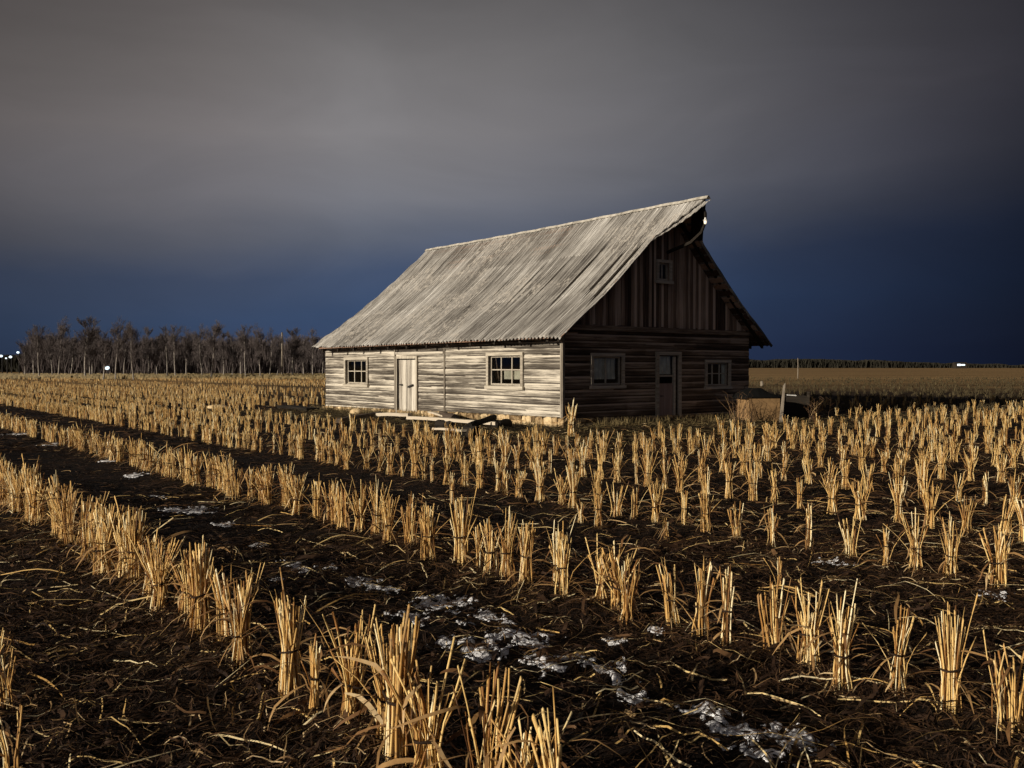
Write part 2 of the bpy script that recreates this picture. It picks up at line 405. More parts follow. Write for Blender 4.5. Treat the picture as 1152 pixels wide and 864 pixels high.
m.build('foundation', M['stone'], barn, smooth=False); m2.build('foundation', M['stone'], barn)
m = MB(); m.box((-.0, .02, -.3), (.3, L, .12)); m.box((.31, .02, -.3), (W, .3, .12)); m.build('foundation', M['stone'], barn)

# trim: corner boards, sill beam, header over the long-wall doorway, seam posts
m = MB(); m.box((-.05, .0, .26), (-.004, .055, 2.52), .45); m.box((-.05, -.062, .22), (.03, -.012, 2.9), .1); m.build('corner_board', M['pale_trim_v'], barn)
m = MB(); m.box((-.04, 5.59, .22), (-.0, 5.65, 2.34), .1); m.build('seam_post', M['pale_trim_v'], barn)
m = MB(); m.box((-.05, 5.68, 2.1), (-.012, 8.6, 2.17), .75); m.box((-.018, 5.6, 2.17), (.04, 8.66, 2.36), .1); m.build('door_header', M['log_lit'], barn)
m = MB(); m.box((-.05, 8.56, .15), (-.012, 8.62, 2.36), .2); m.build('seam_post', M['pale_trim_v'], barn)

def window(P, o, cols, rows, mat_f, mat_m, casing=.11, seed=0, open_top=False):
    a, b, c, d = o; r = random.Random(seed); T = lambda u, z, q: P(u, z, q)
    f = MB(); w = casing
    f.box((a-w, c-w*.2, .012), (a, d, .062), .5, lambda u, z, q: P(u, z, q), .004)
    f.box((b, c-w*.2, .012), (b+w, d+.0, .064), .7, lambda u, z, q: P(u, z, q), .004)
    f.box((a-w, d+.002, .012), (b+w, d+w*.9, .07), .8, T, .004)
    win = f.build('window', mat_f, barn)
    s = MB(); s.box((a-w-.03, c-w*1.1, .01), (b+w+.03, c-w*.22, .095), .85, T, .003); s.build('sill', mat_f, win)
    s = MB(); k = .05
    s.box((a+.002, c+.002, -.09), (a+k, d-.002, -.045), .6, T); s.box((b-k, c+.002, -.09), (b-.002, d-.002, -.045), .6, T)
    s.box((a+k+.001, c+.002, -.09), (b-k-.001, c+k, -.045), .6, T); s.box((a+k+.001, d-k, -.09), (b-k-.001, d-.002, -.045), .6, T)
    s.build('sash', mat_m, win)
    s = MB()
    for i in range(1, cols):
        u = a+(b-a)*i/cols; s.box((u-.02, c+k+.001, -.084), (u+.02, d-k-.001, -.047), .8, T)
    for j in range(1, rows):
        z = c+(d-c)*j/rows+.02
        for i in range(cols):
            ua = a+(b-a)*i/cols+.021; ub = a+(b-a)*(i+1)/cols-.021
            s.box((max(ua, a+k+.001), z-.017, -.08), (min(ub, b-k-.001), z+.017, -.05), .8, T)
    s.build('muntin', mat_m, win)
    s = MB(); s.box((a+k-.01, c+k-.01, -.072), (b-k+.01, d-k+.01, -.066), .5, T); s.build('pane', M['glass'], win)
    return win
window(PL, winF, 3, 2, M['pale_trim_h'], M['pale_trim_v'], seed=1)
wn = window(PL, winN, 3, 2, M['pale_trim_h'], M['pale_trim_v'], seed=2)
# pale card leaning behind the two lower right panes
m = MB(); m.box((1.83, 1.3, -.13), (2.72, 1.57, -.12), .5, lambda u, z, q: PL(u, z, q)); m.build('board', M['card'], wn)
w1 = window(PG, g1, 2, 1, M['trim_gable'], M['trim_gable'], .1, 3)
def curtain(P, a, b, c, d, dep, parent, seed):
    n = 40; U = np.linspace(a, b, n); Zs = np.linspace(c, d, 6); UU, ZZ = np.meshgrid(U, Zs, indexing='ij')
    D = dep+.018*np.sin((UU-a)*38+seed+ZZ*2)+.01*fbm(UU*9, ZZ*2, seed, 2)
    V = np.stack(np.broadcast_arrays(*P(UU, ZZ, D)), -1).reshape(-1, 3); ii = np.arange(n*6).reshape(n, 6)
    q = np.stack([ii[:-1,:-1], ii[1:,:-1], ii[1:,1:], ii[:-1,1:]], -1)
    return mesh_np('curtain', V, q, M['curtain'], parent, np.full(n*6, .5), True)
curtain(PG, 1.22, 2.22, 1.31, 1.95, -.13, w1, 1)
w2 = window(PG, g2, 3, 2, M['trim_gable'], M['trim_gable'], .1, 4)
curtain(PG, 7.12, 7.30, 1.09, 1.78, -.12, w2, 5)
# attic window in the gable boards
ga = (3.84, 4.33, 4.30, 4.82)
window(lambda u, z, d: PG(u, z, d+.06), ga, 2, 1, M['trim_gable'], M['trim_gable'], .1, 6)
m = MB(); m.box((ga[0]-.05, .09, ga[2]-.05), (ga[1]+.05, .12, ga[3]+.05)); m.build('attic_back', M['interior'], barn)

# long-wall door
d = MB(); uu = [7.31, 7.58, 7.83, 8.1, 8.36]
for i in range(4): d.box((uu[i]+.006, .03+.02*(i % 2), -.02-.006*i), (uu[i+1]-.004, 1.90, .02+.012*((i*7) % 3)), [.7, .5, .62, .45][i], PL, .003)
dl = d.build('door', M['door_v'], barn)
c_ = MB(); c_.box((7.17, .02, .01), (7.25, 2.03, .07), .7, PL); c_.box((8.42, .02, .01), (8.50, 2.03, .07), .5, PL); c_.box((7.251, 1.945, .01), (8.419, 2.03, .072), .85, PL)
c_.build('door_frame', M['pale_trim_v'], dl)
c_ = MB(); c_.box((7.42, 1.0, .05), (7.72, 1.06, .085), .5, lambda u, z, q: PL(u, z-.25*(u-7.5), q)); c_.build('handle', M['iron'], dl)
c_ = MB(); c_.box((8.05, 1.02, .05), (8.24, 1.07, .08), .5, PL); c_.build('hasp', M['iron'], dl)
m = MB(); m.box((7.1, -.1, -.2), (8.6, .0, .22), .8, lambda u, z, q: PL(u, z, q)); m.build('doorstep', M['stone'], barn)
# gable door: lower panel, gap, glazed top with curtains
d = MB(); d.box((3.96, .08, -.06), (4.62, 1.16, -.02), .5, PG); dg = d.build('door', M['door_gable'], barn)
c_ = MB(); c_.box((3.80, .04, .0), (3.92, 2.13, .065), .5, PG); c_.box((4.83, .04, .0), (4.95, 2.13, .065), .7, PG); c_.box((3.921, 2.022, .0), (4.829, 2.13, .067), .7, PG)
c_.box((4.66, .08, -.08), (4.74, 1.98, -.0), .9, PG); c_.box((3.96, 1.36, -.07), (4.65, 1.42, -.02), .6, PG); c_.box((3.94, 1.43, -.07), (3.99, 2.0, -.02), .5, PG)
c_.build('door_frame', M['trim_gable'], dg)
curtain(PG, 4.02, 4.62, 1.44, 1.99, -.1, dg, 3)
c_ = MB(); c_.box((3.99, 1.43, -.052), (4.65, 2.0, -.046), .5, PG); c_.build('pane', M['glass'], dg)
c_ = MB(); c_.tube([PG(4.04, .78, -.0), PG(4.04, .78, .05), PG(4.12, .78, .05)], .012, 6); c_.build('handle', M['iron'], dg)
m = MB(); m.box((3.7, -.05, .02), (5.05, .05, .35), .4, PG, .01); m.build('doorstep', M['dark_wood'], barn)

# gable boards above the tie beam
m = MB(); x = .02; r = random.Random(5)
while x < W-.05:
    w = r.uniform(.08, .15); x1 = min(x+w, W); 
    def top(xx):
        s = 0 if xx < 4.22 else 1
        return float(roof_z(np.array(xx), 0.0, s)[0])-.10
    zb = 2.86+r.uniform(-.03, .02); d0 = .02+r.choice([0, .01, .018]); c = r.random()
    segs = [(zb, None)]
    if x1 > ga[0] and x < ga[1]: segs = [(zb, ga[2]-.0), (ga[3]+.0, None)]
    for (za, ze) in segs:
        ta, tb = (top(x), top(x1)) if ze is None else (ze, ze)
        if ta < za+.03 and tb < za+.03: continue
        ta = max(ta, za+.01); tb = max(tb, za+.01)
        P8 = [(x, -d0, za), (x1-.008, -d0, za), (x1-.008, .02, za), (x, .02, za), (x, -d0, ta), (x1-.008, -d0, tb), (x1-.008, .02, tb), (x, .02, ta)]
        m.add(P8, [(0,3,2,1),(4,5,6,7),(0,1,5,4),(1,2,6,5),(2,3,7,6),(3,0,4,7)], c)
    x = x1
m.build('gable_boards', M['board_v'], barn)
m = MB(); m.box((-.03, -.14, 2.70), (W+.02, -.03, 2.845), .55, None, .008); m.build('tie_beam', M['log_gable'], barn)
m = MB(); pts = [(0.1, .05, 2.8), (W-.1, .05, 2.8), (4.22, .05, 6.35)]; m.add(pts+[(a, .075, b) for a, _, b in pts], [(0,1,2),(3,5,4),(0,3,4,1),(1,4,5,2),(2,5,3,0)]); m.build('gable_lining', M['interior'], barn)
m = MB(); pts = [(0.1, L-.2, 2.7), (W-.1, L-.2, 2.7), (4.22, 12.6, 6.3)]; m.add(pts+[(a, y-.05, b) for a, y, b in pts], [(0,1,2),(3,5,4),(0,3,4,1),(1,4,5,2),(2,5,3,0)]); m.build('far_gable', M['board_v'], barn)

# roof slopes: corrugated weathered sheets, hooded peak
def y_near(q): return -.60-.95*np.clip((q-.77)/.23, 0, 1)**1.1
def y_far(q): return 13.74-.86*np.clip(q, 0, 1)
def slope(side):
    ex, rx = (-.60, 4.22) if side == 0 else (8.90, 4.22)
    ys = np.concatenate([np.linspace(0, 1, 22)[:-1]*0-99+np.linspace(0, 1, 22)[:-1], np.arange(-.60, 12.88, .0266), 50+np.linspace(0, 1, 8)[1:]])
    qs = np.concatenate([[0, .012], np.linspace(.03, 1, 48)])
    for t_ in (.35, .7): qs = np.append(qs, [t_-.001, t_+.001])
    qs = np.sort(qs); Qm, YY = np.meshgrid(qs, ys, indexing='ij')
    yr = np.where(YY < -50, y_near(Qm)+(YY+99)*(-.60-y_near(Qm)), np.where(YY > 40, 12.88+(YY-50)*(y_far(Qm)-12.88), YY))
    yr = yr + .012*fbm(Qm*7, YY*.01, 4, 2)
    Xr = ex+(rx-ex)*Qm
    z, _ = roof_z(Xr, yr, side)
    tier = (Qm > .35).astype(int)+(Qm > .7).astype(int)
    sheet = np.floor((yr+40+tier*.31)/.93)
    hs = _hash(sheet, tier, 7+side)
    corr = .033*np.cos(2*np.pi*yr/.155)
    top = z+corr+.006*(hs-.5)+.012*tier*0+.022*fbm(yr*.5, Qm*3, 12, 2)+np.where(Qm < .02, .0, 0)
    lift = (np.where(tier == 0, Qm/.35, np.where(tier == 1, (Qm-.35)/.35, (Qm-.7)/.3)))*-.006
    top = top+lift
    # eave edge is ragged, near verge curls
    rag = .05*(_hash(np.floor(yr/.155), tier*0, 9)-.5)*(Qm < .015)
    Xr = Xr + (rag if side == 0 else -rag); top = top - np.abs(rag)*.6
    curl = np.clip(1-(yr-y_near(Qm))/.5, 0, 1)**2*(.05*fbm(Qm*9, Qm*0, 3, 2)-.03); top = top+curl
    # open gap where single lowest sheets slipped
    plank = _hash(np.floor((yr+40)/.31), tier*0+1, 17+side)
    rv = .55*hs+.45*plank
    n, m_ = Qm.shape; ii = np.arange(n*m_).reshape(n, m_)
    Vt = np.stack([Xr, yr, top], -1).reshape(-1, 3); Vb = Vt-np.array([0, 0, .022])
    q = np.stack([ii[:-1,:-1], ii[1:,:-1], ii[1:,1:], ii[:-1,1:]], -1).reshape(-1, 4)
    N = n*m_; E = [q, q[:, ::-1]+N]
    for ln in (ii[0, :], ii[-1, :], ii[:, 0], ii[:, -1]):
        E.append(np.stack([ln[:-1], ln[1:], ln[1:]+N, ln[:-1]+N], -1))
    return mesh_np('roof', np.concatenate([Vt, Vb]), np.concatenate(E), M['roof'], barn, np.concatenate([rv.ravel(), rv.ravel()*.3]), False)
roofL = slope(0); roofR = slope(1)
# sheathing + rafters under the slopes
def battens(side):
    m = MB(); ex, rx = (-.60, 4.22) if side == 0 else (8.90, 4.22); q = .01; r = random.Random(side+3)
    while q < .985:
        x0 = ex+(rx-ex)*q; x1 = ex+(rx-ex)*(q+.03); y0 = float(y_near(np.array(q)))+.04+r.uniform(0, .06); 
        z0 = float(roof_z(np.array(x0), 0., side)[0])-.052; z1 = float(roof_z(np.array(x1), 0., side)[0])-.052
        dz = -.005; ye = 13.2-.6*q; c = r.random(); ze0 = z0-.10*1; ze1 = z1-.10
        P8 = [(x0, y0, z0-.035), (x1, y0, z1-.035), (x1, ye, ze1-.035), (x0, ye, ze0-.035), (x0, y0, z0), (x1, y0, z1), (x1, ye, ze1), (x0, ye, ze0)]
        m.add(P8, [(0,3,2,1),(4,5,6,7),(0,1,5,4),(1,2,6,5),(2,3,7,6),(3,0,4,7)], c); q += .047
    return m
battens(0).build('batten', M['batten'], roofL); battens(1).build('batten', M['batten'], roofR)
for side, rf in ((0, roofL), (1, roofR)):
    ex, rx = (-.60, 4.22) if side == 0 else (8.90, 4.22)
    for y in [-.35, .12]+list(np.arange(1.3, 13.2, 1.18)):
        if side == 1 and y > 1: continue
        m = MB(); qa = .035 if side == 0 else .03; qb = .97; vs = []
        for q in (qa, qb):
            xx = ex+(rx-ex)*q; z = float(roof_z(np.array(xx), y, side)[0])-.125-.008*y
            for (dy, dz) in ((0, 0), (.09, 0), (.09, -.13), (0, -.13)): vs.append((xx, y+dy, z+dz))
        m.add(vs, [(0,1,2,3),(7,6,5,4),(0,4,5,1),(1,5,6,2),(2,6,7,3),(3,7,4,0)], .4); m.build('rafter', M['dark_wood'], rf)
# bargeboard strip and slipped sheet under the hood
def verge_sheet(name, q0, q1, drop, out, mat, side, width=.55, c=.6):
    ex, rx = (-.60, 4.22) if side == 0 else (8.90, 4.22); n = 24; vs = []; fs = []
    for i in range(n+1):
        q = q0+(q1-q0)*i/n; x = ex+(rx-ex)*q; yn = float(y_near(np.array(q)))-out*math.sin(math.pi*.5*i/n)
        z = float(roof_z(np.array(x), 0., side)[0])-drop*(.45+.55*math.sin(math.pi*min(1, i/n*1.0)))+.015*math.sin(i*2.3)
        for k in range(5): vs.append((x, yn+width*k/4, z+.02*math.cos(k*3.1)-.0*k))
        for k in range(5): vs.append((x, yn+width*k/4, z-.02+.02*math.cos(k*3.1)))
    for i in range(n):
        for k in range(4):
            a = i*10+k; fs.append((a, a+10, a+11, a+1)); a += 5; fs.append((a, a+1, a+11, a+10))
        a = i*10; fs.append((a, a+5, a+15, a+10)); a += 4; fs.append((a, a+10, a+15, a+5))
    m = MB(); m.add(vs, fs, c); return m.build(name, mat, roofL if side == 0 else roofR)
verge_sheet('slipped_sheet', .74, 1.0, .13, .20, M['roof'], 0, .7, .35)
verge_sheet('slipped_sheet', .80, 1.0, .16, .02, M['dark_wood'], 1, .5, .3)
m = MB()
n = 40; vs = []; fs = []
for i in range(n+1):
    y = -1.66+(12.92+1.66)*i/n; z = float(roof_z(np.array(4.22), y, 0)[0])+.055+.008*math.sin(i*1.7)
    for (dx, dz) in ((-.09, -.075), (-.02, .0), (.02, .0), (.09, -.075), (.075, -.09), (0, -.02), (-.075, -.09)): vs.append((4.22+dx, y, z+dz))
for i in range(n):
    for k in range(7): a = i*7; fs.append((a+k, a+(k+1) % 7, a+7+(k+1) % 7, a+7+k))
fs += [tuple(range(7)), tuple(n*7+k for k in range(7))]
m.add(vs, fs, .6); m.build('ridge_cap', M['ridge'], barn)
# peak bracket + small lit lamp
m = MB(); m.tube([(4.22, -1.45, 6.35), (4.25, -1.52, 6.15), (4.28, -1.50, 5.9), (4.27, -1.36, 5.62), (4.22, -1.0, 5.35), (4.22, -.1, 5.15)], [.05, .05, .045, .05, .05, .05], 6, .3, True, .15); m.build('bracket', M['dark_wood'], barn)
la = MB(); la.tube([(4.2, -1.56, 6.02), (4.2, -1.56, 5.97), (4.2, -1.56, 5.93)], [.02, .035, .07], 10); lo = la.build('lamp', M['whitepaint'], barn)
lb = MB(); lb.tube([(4.2, -1.56, 5.93), (4.2, -1.56, 5.89), (4.2, -1.56, 5.85), (4.2, -1.56, 5.83)], [.035, .045, .035, .015], 10); lb.build('bulb', M['lamp_warm'], lo)

# ------------------------------------------------------------ timber lying in front of the long wall
def plank(name, a, b, w, h, z0, z1, c, label, cat, mat='debris'):
    (x0, y0), (x1, y1) = a, b; dx, dy = x1-x0, y1-y0; ln = math.hypot(dx, dy); rz = math.atan2(dy, dx)
    m = MB(); n = 8; vs = []; fs = []
    for i in range(n+1):
        t_ = i/n; z = z0+(z1-z0)*t_+.01*math.sin(t_*5)
        for (yy, zz) in ((-w/2, 0), (w/2, 0), (w/2, h), (-w/2, h)): vs.append((t_*ln, yy+rnd.uniform(-.006, .006), z-z0+zz+rnd.uniform(-.005, .005)))
    for i in range(n):
        for k in range(4): fs.append((i*4+k, i*4+(k+1) % 4, i*4+4+(k+1) % 4, i*4+4+k))
    fs += [(3, 2, 1, 0), tuple(n*4+k for k in range(4))]
    m.add(vs, fs, c); o = m.build(name, M[mat]); o.location = (x0, y0, z0); o.rotation_euler = (0, 0, rz)
    return tag(o, label, cat, 'old timber lying along the long wall')
def log(name, a, b, r_, z0, z1, label, mat='debris', c=.3):
    (x0, y0), (x1, y1) = a, b; dx, dy = x1-x0, y1-y0; ln = math.hypot(dx, dy)
    o = empty(name, (x0, y0, z0), math.atan2(dy, dx), label=label, cat='log', group='old timber lying along the long wall')
    m = MB(); m.tube([(ln*i/5, .01*math.sin(i*2), (z1-z0)*i/5) for i in range(6)], [r_*(1+.1*math.sin(i*1.9)) for i in range(6)], 10, c, False, .07); m.build('bark', M[mat], o, smooth=True)
    m = MB()
    for s in (0, 1):
        vs = [(0 if s == 0 else ln, 0, (z1-z0)*s)]+[(-.004 if s == 0 else ln+.004, math.cos(2*math.pi*k/12)*r_*.97, (z1-z0)*s+math.sin(2*math.pi*k/12)*r_*.97) for k in range(12)]
        m.add(vs, [(0, 1+k, 1+(k+1) % 12) for k in range(12)], .1)
    m.build('cut_end', M['dark_wood'], o)
plank('beam', at(380, 477), at(428, 471), .16, .12, .03, .12, .2, 'dark beam lying furthest left in front of the long wall, its end pale', 'beam')
plank('beam', at(425, 472.5), at(461, 474), .2, .1, .12, .16, .8, 'short pale beam end in front of the plank door', 'beam')
plank('beam', at(460, 474.5), at(560, 482), .2, .09, .08, .1, .85, 'longest pale beam running from the plank door towards the near corner', 'beam')
plank('board', at(489, 488), at(522, 493), .16, .05, .1, .16, 1., 'short white board in front of the long pale beam', 'board')
plank('board', at(484, 470), at(504, 474), .18, .05, .16, .12, .95, 'short pale board lying under the grey log by the wall', 'board')
log('log', at(484, 466.5), at(506, 468.5), .11, .36, .34, 'grey log with dark cut end, topmost of the pile by the door')
log('log', at(497, 472), at(512, 476), .13, .15, .13, 'brown log with dark end under the grey log', c=.1)
log('log', at(493, 482), at(509, 484), .12, .12, .1, 'black charred log behind the short white board', 'dark_wood')
log('log', at(522, 492), at(537, 493), .15, .13, .13, 'thick round black log right of the short white board', 'dark_wood')
log('log', at(528, 488), at(556, 482), .08, .2, .3, 'thin dark log propped up at the right end of the long beam', 'dark_wood')
log('log', at(556, 482), at(572, 480), .12, .1, .1, 'dark lump of log nearest the stone foundation', 'dark_wood')

# fallen stones / branch left of the barn
def rock(loc, s, label):
    m = MB(); r = random.Random(int(loc[0]*100)); na, nb = 9, 6; vs = []; fs = []
    for i in range(nb+1):
        ph = math.pi*i/nb
        for j in range(na):
            th = 2*math.pi*j/na; k = r.uniform(.85, 1.1) if 0 < i < nb else 1
            vs.append((math.sin(ph)*math.cos(th)*s[0]*k, math.sin(ph)*math.sin(th)*s[1]*k, math.cos(ph)*s[2]*k))
    for i in range(nb):
        for j in range(na): fs.append((i*na+j, i*na+(j+1) % na, (i+1)*na+(j+1) % na, (i+1)*na+j))
    m.add(vs, fs, .9); o = m.build('stone', M['stone'], smooth=True); o.location = (*loc, s[2]*.5); tag(o, label, 'stone')
rock(at(245, 460), (.5, .3, .11), 'flat pale stone among the stubble left of the barn')
rock(at(401, 466), (.24, .2, .14), 'small round pale stone against the foundation under the far window')
plank('board', at(318, 459), at(352, 463), .5, .12, .0, .02, .1, 'wide dark board lying in the stubble just left of the barn', 'board', 'dark_wood')

# ------------------------------------------------------------ crate, leaning board, bin by the right corner
cx, cy = at(861, 474.5)
cr = empty('covered_crate', (cx, cy, 0), math.radians(10), label='ochre plywood crate under a black tarpaulin by the right corner of the barn', cat='crate')
m = MB(); m.box((-.52, 0, .02), (.48, .03, .78), .6); m.box((-.52, .031, .02), (-.49, .9, .76), .5); m.box((.45, .031, .02), (.48, .9, .76), .5); m.box((-.489, .87, .02), (.449, .9, .76), .5); m.build('box', M['ply'], cr)
n = 26; U, V2 = np.meshgrid(np.linspace(-.62, .56, n), np.linspace(-.06, 1.05, n), indexing='ij')
H = .76+.26*np.clip(1.25-np.abs(U+.12)/.5, 0, 1)*np.clip(1-((V2-.5)/.62)**2, 0, 1)**.5+.05*fbm(U*4, V2*4, 3, 3); H = np.maximum(H, .795); H = np.where((np.abs(U+.03) > .56), .70, H); H = np.where(V2 < -.03, .75, H)
ii = np.arange(n*n).reshape(n, n); q = np.stack([ii[:-1,:-1], ii[1:,:-1], ii[1:,1:], ii[:-1,1:]], -1).reshape(-1, 4)
Vt = np.stack([U, V2, H], -1).reshape(-1, 3); mesh_np('tarpaulin', np.concatenate([Vt, Vt-[0, 0, .015]]), np.concatenate([q, q[:, ::-1]+n*n]), M['tarp'], cr, None, True)
bx, by = at(877, 475)
m = MB(); P8 = [(0,0,0),(.10,0,0),(.10,.05,0),(0,.05,0),(.15,.1,1.1),(.21,.1,1.18),(.21,.15,1.18),(.15,.15,1.1)]
m.add(P8, [(0,3,2,1),(4,5,6,7),(0,1,5,4),(1,2,6,5),(2,3,7,6),(3,0,4,7)], .8); o = m.build('leaning_board', M['post']); o.location = (bx, by, .0); tag(o, 'pale upright board leaning against the right side of the plywood crate', 'board')
cx2, cy2 = at(896, 470.5)
bn = empty('dark_bin', (cx2, cy2, 0), math.radians(-6), label='low dark open bin just right of the covered crate', cat='bin')
m = MB()
for a, b in (((-.36, 0, .02), (.36, .03, .72)), ((-.36, .67, .02), (.36, .7, .72)), ((-.36, .031, .02), (-.33, .669, .72)), ((.33, .031, .02), (.36, .669, .72)), ((-.329, .031, .02), (.329, .669, .06))): m.box(a, b, .4)
m.build('box', M['dark_wood'], bn)
for (a, b) in (((.34, -.04, 0), (.41, .03, .86)), ((-.41, -.04, 0), (-.37, .0, .7))):
    m = MB(); m.box(a, b, .6); m.build('corner_post', M['dark_wood'], bn)
m = MB(); m.box((-.28, -.0, .0), (.02, .07, .03), .9, None, .008); o = m.build('board', M['whitepaint']); o.location = (cx2-.02, cy2-.02, .725); o.rotation_euler = (0, .05, .1); tag(o, 'narrow white board lying on the rim of the dark bin', 'board')

def weed(x, y, n, h, seed, label):
    r = random.Random(seed); m = MB()
    for i in range(n):
        a = r.uniform(0, 6.28); t_ = r.uniform(.1, .75); hh = h*r.uniform(.5, 1); px_, py_ = r.gauss(0, .12), r.gauss(0, .12); pts = []
        for k in range(5):
            s_ = k/4; pts.append((px_+math.cos(a)*t_*hh*s_**1.5+r.gauss(0, .012), py_+math.sin(a)*t_*hh*s_**1.5, hh*s_-.02))
        m.tube(pts, [.008, .007, .006, .005, .003], 4, r.uniform(.2, .9), False)
        for k in (2, 3, 4):
            b = r.uniform(0, 6.28); p = pts[k]; m.tube([p, (p[0]+.09*math.cos(b), p[1]+.09*math.sin(b), p[2]+.07), (p[0]+.15*math.cos(b), p[1]+.15*math.sin(b), p[2]+.1)], [.004, .003, .002], 3, .6, False)
    o = m.build('dry_weed', M['litter']); o.location = (x, y, float(gh(x, y))); return tag(o, label, 'weed', 'dry weeds round the crate')
weed(cx-1.0, cy-.75, 20, .95, 1, 'tall dry weed clump left of the plywood crate, throwing twiggy shadows on it')
weed(cx-.75, cy-.55, 9, .6, 2, 'lower dry weed clump in front of the plywood crate')
weed(cx+1.55, cy+.3, 14, .7, 3, 'dry weed clump to the right of the dark bin')

# ------------------------------------------------------------ distant: posts, lamps, woods
def post(px, pyb, ytop, r_, label, name='field_post', mat='post'):
    x, y = at(px, pyb); h = (HY-ytop)/F*y+CAMH
    m = MB(); m.tube([(0, 0, -.1), (.02, 0, h*.5), (.0, 0, h)], [r_, r_*.95, r_*.8], 8, .6, True, .05); m.tube([(0, 0, h-.02), (0, 0, h+.02)], [r_*.95, r_*.4], 8, .8)
    o = m.build(name, M[mat]); o.location = (x, y, 0); return tag(o, label, 'post')
post(897.5, 426, 403, .06, 'thin pale post standing alone in the field right of the barn')
post(857, 434, 429, .14, 'short pale stake in the field just beyond the crate')
post(317.5, 424, 374, .16, 'tall bare grey pole between the trees nearest the barn roof', 'pole')
post(909, 462, 446, .03, 'small upright stake beside the dark bin')

def yard_lamp(px, pyb, ylamp, rr, label, group=None):
    x, y = at(px, pyb); h = (HY-ylamp)/F*y+CAMH
    o = empty('yard_lamp', (x, y, 0), label=label, cat='lamp', group=group)
    m = MB(); m.tube([(0, .4, -.1), (0, .4, h+.2)], .1, 6); m.tube([(0, .4, h+.1), (0, 0, h+.1)], .05, 6); m.build('pole', M['iron'], o)
    m = MB(); P = []; n1, n2 = 6, 10
    for i in range(n1+1):
        ph = math.pi*i/n1
        for j in range(n2): P.append((rr*math.sin(ph)*math.cos(2*math.pi*j/n2), rr*.8*math.sin(ph)*math.sin(2*math.pi*j/n2), h+rr*.72*math.cos(ph)*(1 if math.cos(ph) > 0 else 1.1)))
    m.add(P, [(i*n2+j, i*n2+(j+1) % n2, (i+1)*n2+(j+1) % n2, (i+1)*n2+j) for i in range(n1) for j in range(n2)]); m.build('globe', M['lamp_white'], o, smooth=True)
    return o
yard_lamp(120.5, 424, 413.8, .38, 'big round white lamp glowing low in the gap between the trees')
yard_lamp(20.5, 420.5, 396.5, .3, 'topmost of the white lamps at the left picture edge', 'far white lamps left of the wood')
yard_lamp(12, 420.5, 401.5, .34, 'white lamp in the middle of the far cluster left of the wood', 'far white lamps left of the wood')
yard_lamp(7, 420.5, 403, .2, 'small low white lamp of the far cluster at the left edge', 'far white lamps left of the wood')
yard_lamp(1.5, 420.5, 400.5, .34, 'leftmost white lamp, cut by the picture edge', 'far white lamps left of the wood')
# lit shed far right
x, y = (1081-CX)/F*600, 600.
sh = empty('far_shed', (x, y, 0), label='tiny low shed with a bright lit window strip on the right horizon', cat='shed')
m = MB(); m.box((-3.2, 0, 0), (4, 5, 3.0)); m.build('wall', M['dark_wood'], sh)
m = MB(); m.add([(-3.6, -.3, 3.0), (4.4, -.3, 3.0), (4.4, 5.3, 3.0), (-3.6, 5.3, 3.0), (-3.6, 2.5, 4.0), (4.4, 2.5, 4.0)], [(0,1,5,4),(2,3,4,5),(0,4,3),(1,2,5),(0,3,2,1)]); m.build('roof', M['dark_wood'], sh)
m = MB(); m.box((-2.4, -.06, 1.7), (-.2, -.01, 2.9)); m.box((.1, -.06, 1.9), (2.6, -.01, 2.7)); m.build('window', M['lamp_white'], sh)

# trees ----------------------------------------------------
def tree_mesh(seed, h, pale=True, lean=0):
    r = random.Random(seed); tr = MB(); tw = MB()
    fork = r.random() < .35
    def stem(top, dx, r0):
        pts = []; n = 7
        for i in range(n+1):
            t_ = i/n; pts.append((dx*t_+.12*math.sin(t_*4+seed), .1*math.sin(t_*3+seed*2), -.1+(top+.1)*t_))
        tr.tube(pts, [r0*(1-.8*i/n) for i in range(n+1)], 6, .6, False); return pts
    stems = [stem(h*.95, lean*.5+r.uniform(-.25, .25), .12)]
    if fork: stems.append(stem(h*.85, lean+r.uniform(-1.3, 1.3), .08))
    def branch(p, d, ln, rad, lev):
        p = Vector(p); pts = [p]; dd = Vector(d)
        for k in range(3):
            dd = (dd+Vector((r.uniform(-.25, .25), r.uniform(-.25, .25), r.uniform(-.05, .28)))).normalized(); p = p+dd*ln/3; pts.append(p)
        tw.tube(pts, [rad, rad*.8, rad*.6, rad*.3], 3, r.random(), False)
        if lev < 3:
            for k in range([7, 6, 4][lev] if lev < 3 else 0):
                q = pts[r.randint(1, 3)]
                nd = (dd+Vector((r.uniform(-.9, .9), r.uniform(-.9, .9), r.uniform(-.2, .8)))).normalized()
                branch(q, nd, ln*r.uniform(.5, .8), max(rad*.62, .013), lev+1)
    for st in stems:
        nb = 14 if not fork else 8
        for k in range(nb):
            f = r.uniform(.22, 1); i = min(len(st)-2, int(f*(len(st)-1))); q = Vector(st[i]).lerp(Vector(st[i+1]), f*(len(st)-1)-i)
            a = r.uniform(0, 2*math.pi); up = r.uniform(.7, 2.0)
            branch(q, Vector((math.cos(a), math.sin(a), up)).normalized(), h*r.uniform(.13, .24)*(1.2-.4*f), .03, 0)
    return tr, tw
protos = []
for k in range(7):
    tr, tw = tree_mesh(40+k*7, 7.0, lean=[0, .3, -.4, .1, 0, .6, -.2][k])
    protos.append((tr, tw))
TW = NT('bare_twigs'); M['twig'] = TW.done(TW.ramp(TW.attr(), [(0., (.07,.058,.056)), (1., (.16,.135,.13))]), .95)
pro_obj = []
